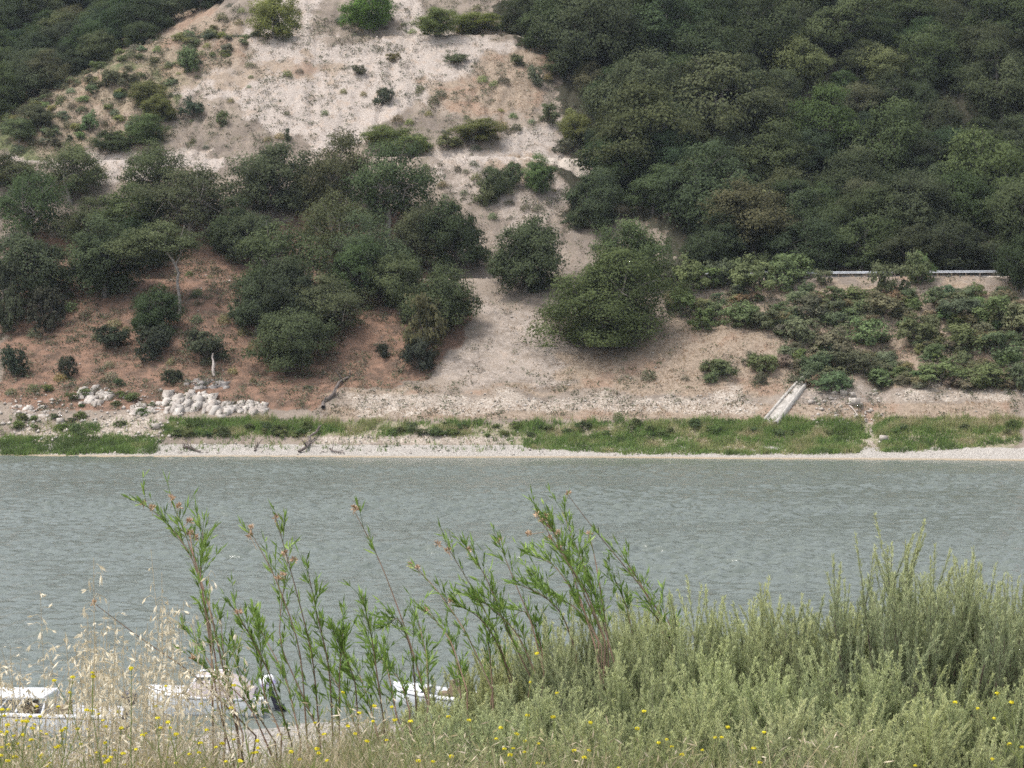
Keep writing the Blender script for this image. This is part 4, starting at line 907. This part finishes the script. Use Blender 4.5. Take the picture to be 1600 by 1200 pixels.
# wild oats
def oat(seed, Hh):
    rng = np.random.RandomState(seed); st = MB(); sp = MB(); lean = rng.randn()*.06
    t = np.linspace(0, 1, 8); P = np.stack([lean*t**2+.0*t, rng.randn()*.03*t**2, Hh*t], 1); st.tube(P, np.linspace(.0016, .0006, 8), 4, .3)
    for k in range(rng.randint(14, 22)):
        u = 1-.34*rng.rand()**.9*(.62/Hh)*1.2; q = np.array([np.interp(u, t, P[:, c]) for c in range(3)]); a = rng.rand()*6.283; l = .012+.045*(1-u)/.3
        e = q+np.array([math.cos(a)*l, math.sin(a)*l, .012-.3*l]); st.tube(np.array([q, (q+e)/2+np.array([0, 0, .006]), e]), [.0005]*3, 3, .5)
        d = unit(np.array([math.cos(a)*.55+rng.randn()*.3, math.sin(a)*.5, -.55+rng.randn()*.45])); L = .016+.008*rng.rand()
        for s_ in range(3):
            dd = unit(d+rng.randn(3)*.16); sp.quads(lances(e[None], dd[None], L, .005, rng), .55+.4*rng.rand())
    for k in range(3):
        q = P[1+k]; a = rng.rand()*6.283; st.quads(lances(q[None], unit(np.array([math.cos(a)*.5, math.sin(a)*.5, .8]))[None], .18, .004, rng), .4)
    return st.mesh("stalk", M_STRAW), sp.mesh("seed_head", M_STRAW)
OAT = [oat(800+k, .7) for k in range(8)]
rg = np.random.RandomState(33)
heads = [(75, 925), (68, 1000), (148, 872), (155, 940), (262, 862), (255, 900), (338, 898), (130, 960), (20, 1030), (22, 1045), (60, 1012)]
heads += [(rg.uniform(-10, 170), rg.uniform(1000, 1100)) for _ in range(14)]
heads += [(rg.normal(272, 36), rg.uniform(935, 1060)) for _ in range(27)]+[(rg.uniform(100, 240), rg.uniform(955, 1080)) for _ in range(44)]+[(rg.uniform(-10, 120), rg.uniform(1020, 1110)) for _ in range(8)]+[(rg.uniform(280, 400), rg.uniform(990, 1100)) for _ in range(10)]
for px, py in heads:
    D = rg.uniform(5.0, 6.2); p = at(px, py, np.array(D)); zb = float(H(p[0], D)); o = empty("wild_oat", (p[0], D, zb), rg.rand()*6.28, (1, 1, (p[2]-zb)/.7)); k = rg.randint(8)
    link("stalk", OAT[k][0], o); link("seed_head", OAT[k][1], o); o['category'] = "wild oat"; o['group'] = "wild oat stalks on the near bank"; NEAR.append((o, 'oat', px, py, D))
# mustard
def mustard(px, py, lean, seed, D):
    rng = np.random.RandomState(seed); p = at(px, py, np.array(D)); fx = p[0]+lean; zb = float(H(fx, D)); o = empty("mustard_plant", (fx, D, zb)); st = MB(); Hh = p[2]-zb
    t = np.linspace(0, 1, 9); bw = rng.randn()*.035; P = np.stack([-lean*t**1.3+bw*np.sin(t*math.pi)*(1+t), rng.randn()*.03*t, Hh*t], 1)+rng.randn(9, 3)*.007*np.array([1, 1, .2])*t[:, None]; st.tube(P, np.linspace(.0024, .0009, 9), 4, .6)
    tips = [(P[-1], 1.)]
    for k in range(rng.randint(1, 4)):
        q = P[rng.randint(5, 8)]; e = q+np.array([rng.randn()*.06, rng.randn()*.04, .05+.08*rng.rand()]); st.tube(np.array([q, (q+e)/2+np.array([0, 0, -.008]), e]), [.0013, .001, .0008], 3, .8)
        if rng.rand() < .75: tips.append((e, .7))
    for k in range(14):
        u = .62+.36*rng.rand(); q = np.array([np.interp(u, t, P[:, c]) for c in range(3)]); st.quads(lances(q[None], unit(np.array([rng.randn()*.5, rng.randn()*.5, 1.]))[None], .02, .0022, rng), .7)
    for k in range(4):
        q = P[rng.randint(1, 5)]; st.quads(lances(q[None], unit(np.array([rng.randn(), rng.randn(), .5]))[None], .07, .016, rng), .3)
    link("stem", st.mesh("stem", M_MUST), o)
    for c, s_ in tips:
        fl = MB(); m = int(34*s_); N = unit(rng.randn(m, 3)*np.array([1, 1, .5])+np.array([0, 0, .35])); B = c+N*np.array([.0055, .0055, .0035])*s_
        fl.quads(leafquads(B, unit(N+rng.randn(m, 3)*.5), .005, rng, .9), rng.rand(m)); link("flower", fl.mesh("flower", M_YELLOW), o)
    o['category'] = "mustard"; o['group'] = "yellow mustard plants on the near bank"; NEAR.append((o, 'mustard', px, py, D))
ml = [(846, 1018, .14), (814, 1119, .10), (866, 1123, -.04), (728, 1129, .10), (786, 1136, .03), (999, 1110, -.03), (933, 1132, -.03), (996, 1138, .03), (1029, 1160, -.04), (799, 1178, .02), (566, 1155, .03), (559, 1117, .02), (578, 1110, .0), (623, 1128, .02), (643, 1122, 0), (709, 1178, 0),
      (897, 1176, .03), (914, 1179, -.02), (649, 1190, 0), (840, 1190, 0), (1559, 1082, .07), (1578, 1096, .05), (1479, 1095, -.02), (1586, 1168, .05), (1070, 1174, .03), (1147, 1140, .05), (1172, 1172, .03), (1188, 1195, 0), (85, 1065, 0), (117, 1058, .02), (145, 1057, .05), (198, 1048, .01), (17, 1105, -.01), (16, 1128, 0), (367, 1068, .03), (355, 1105, .03)]
for i, (px, py, ln) in enumerate(ml): mustard(px, py, ln, 900+i, rg.uniform(4.7, 5.3))
for i in range(58): mustard(rg.uniform(-5, 270) if i < 46 else rg.uniform(250, 520), rg.uniform(1100, 1192) if i < 46 else rg.uniform(1130, 1195), rg.uniform(-.03, .04), 950+i, rg.uniform(4.6, 5.6))
# weedy grass filling the foot of the bank
def weeds(name, n, xr, ytop, Dr, seed, label, tc_):
    rng = np.random.RandomState(seed); px = rng.uniform(*xr, n); D = rng.uniform(*Dr, n)
    cl = fbm(px*.02+D*3, D*2.2+5, 3); py = ytop(px)+(.62-cl)*170+rng.gamma(1.5, 22, n); keep = (py < 1235); px, py, D, cl = px[keep], py[keep], D[keep], cl[keep]; n = len(px)
    T = at(px, py, D).reshape(-1, 3); lean = rng.randn(n)*.16; ly = rng.randn(n)*.08; bx = T[:, 0]+lean; by = D+ly; bz = H(bx, by)-.01; B = np.stack([bx, by, bz], -1)
    sx = np.stack([np.cos(rng.rand(n)*6.28), np.sin(rng.rand(n)*6.28)*.6, 0*lean], -1)*(.0009+.0014*rng.rand(n))[:, None]
    droop = (rng.rand(n)**2*.14)[:, None]*np.stack([-np.sign(lean), rng.randn(n)*.4, -.55+0*lean], -1)
    t = np.linspace(0, 1, 5)[:, None, None]; path = B*(1-t)+T*t+np.array([0, 0, .10])*(t*(1-t))*4*.5+droop*np.clip(t-.5, 0, 1)**1.5*2
    tint = np.clip(tc_(px, rng, n), 0, 1); mb = MB()
    for k in range(4):
        w0, w1 = 1-.22*k, 1-.22*(k+1)
        mb.quads(np.stack([path[k]-sx*w0, path[k]+sx*w0, path[k+1]+sx*w1, path[k+1]-sx*w1], 1), tint)
    # small drooping seed husks on some of the tips, and short cut leaves
    k = rng.rand(n) < .35; E = path[4][k]; dr = unit(np.stack([rng.randn(k.sum())*.6, rng.randn(k.sum())*.4, -.3+.8*rng.randn(k.sum())], -1)); mb.quads(lances(E, dr, .015+.02*rng.rand(k.sum()), .004, rng), np.clip(tint[k]+.2, 0, 1))
    k = rng.rand(n) < .5; E = path[2][k]; dr = unit(np.stack([rng.randn(k.sum()), rng.randn(k.sum())*.6, .6+.5*rng.randn(k.sum())], -1)); mb.quads(lances(E, dr, .05+.09*rng.rand(k.sum()), .0035, rng), tint[k])
    link(name, mb.mesh(name, M_WEED), kind="stuff", label=label, category="grass")
weeds("grass", 11000, (-60, 720), lambda x: 1146+10*np.sin(x*.02)-50*sm(400, 470, x)*(1-sm(600, 640, x)), (4.9, 7.2), 1, "tangled straw and green grass along the foot of the near bank", lambda px, r, n: np.where(r.rand(n) < .42, .12+.2*r.rand(n), .5+.45*r.rand(n)))
weeds("grass", 2200, (640, 1350), lambda x: 1135+10*np.sin(x*.03), (4.6, 5.4), 2, "sparse straw and green grass in front of the sagebrush", lambda px, r, n: np.where(r.rand(n) < .6, .2+.2*r.rand(n), .5+.4*r.rand(n)))

# ------------------------------------------------------------------ labels
ORD = "first second third fourth fifth sixth seventh eighth ninth tenth eleventh twelfth thirteenth fourteenth fifteenth sixteenth seventeenth eighteenth nineteenth twentieth".split()
def ordw(i): return ORD[i] if i < len(ORD) else "far"
def label_rows(items, per, fmt):
    """items (obj, px, py, desc): rows from the bottom up, then places from the left"""
    items = sorted(items, key=lambda q: -q[2]); n = len(items); rows = max(1, math.ceil(n/per)); sz = math.ceil(n/rows)
    for r in range(rows):
        row = sorted(items[r*sz:(r+1)*sz], key=lambda q: q[1])
        for k, (o, _, _, d) in enumerate(row): o['label'] = fmt(d, ordw(k), ordw(r), rows)
SHORT = {RW: "right wood", 'wood in the upper left corner': "upper left wood", LW: "left slope above shore", GR_UP: "bare slope", GR_BANK: "bank below guardrail", 'upper track': 'upper track', 'stony foot of the hill': 'foot of the hill', 'shore grass': 'shore grass'}
zones = {}
for o, zn, d in THINGS:
    if zn is None: o['label'] = d; continue
    px, py = project(*o.location); zones.setdefault(zn, []).append((o, float(px), float(py), d))
for zn, it in zones.items():
    uniq = {}
    for q in it: uniq[q[3]] = uniq.get(q[3], 0)+1
    for q in it:
        if uniq[q[3]] == 1: q[0]['label'] = q[3]+(" on the "+SHORT[zn] if len(q[3].split()) < 6 else "")
    label_rows([q for q in it if uniq[q[3]] > 1], 16, lambda d, a, b, n, zn=zn: f"{d}, {a} from left in {b} row from bottom, {SHORT[zn]}" if n > 1 else f"{d}, {a} from left on the {SHORT[zn]}")
for kind, d in (('sage', "feathery yellow green sagebrush"), ('oat', "pale dry wild oat stalk"), ('mustard', "thin mustard stem with yellow flowers")):
    it = [(o, px, py, d) for o, k, px, py, D in NEAR if k == kind]
    label_rows(it, 18, lambda d, a, b, n: f"{d}, {a} from left in {b} row from bottom, near bank")


# ------------------------------------------------------------------ the air
mb = MB(); mb.box((0, 345, 70), (900, 870, 156))
m, nt_ = newmat("haze"); g = NT(nt_); pv = g.add("ShaderNodeVolumePrincipled"); pv.inputs['Density'].default_value = .00007; pv.inputs['Color'].default_value = (.80, .90, 1, 1); pv.inputs['Anisotropy'].default_value = .2
o = g.add("ShaderNodeOutputMaterial"); g.l(pv.outputs[0], o.inputs['Volume'])
link("haze", mb.mesh("haze", m), kind="stuff", label="thin pale summer haze over the lake", category="haze")
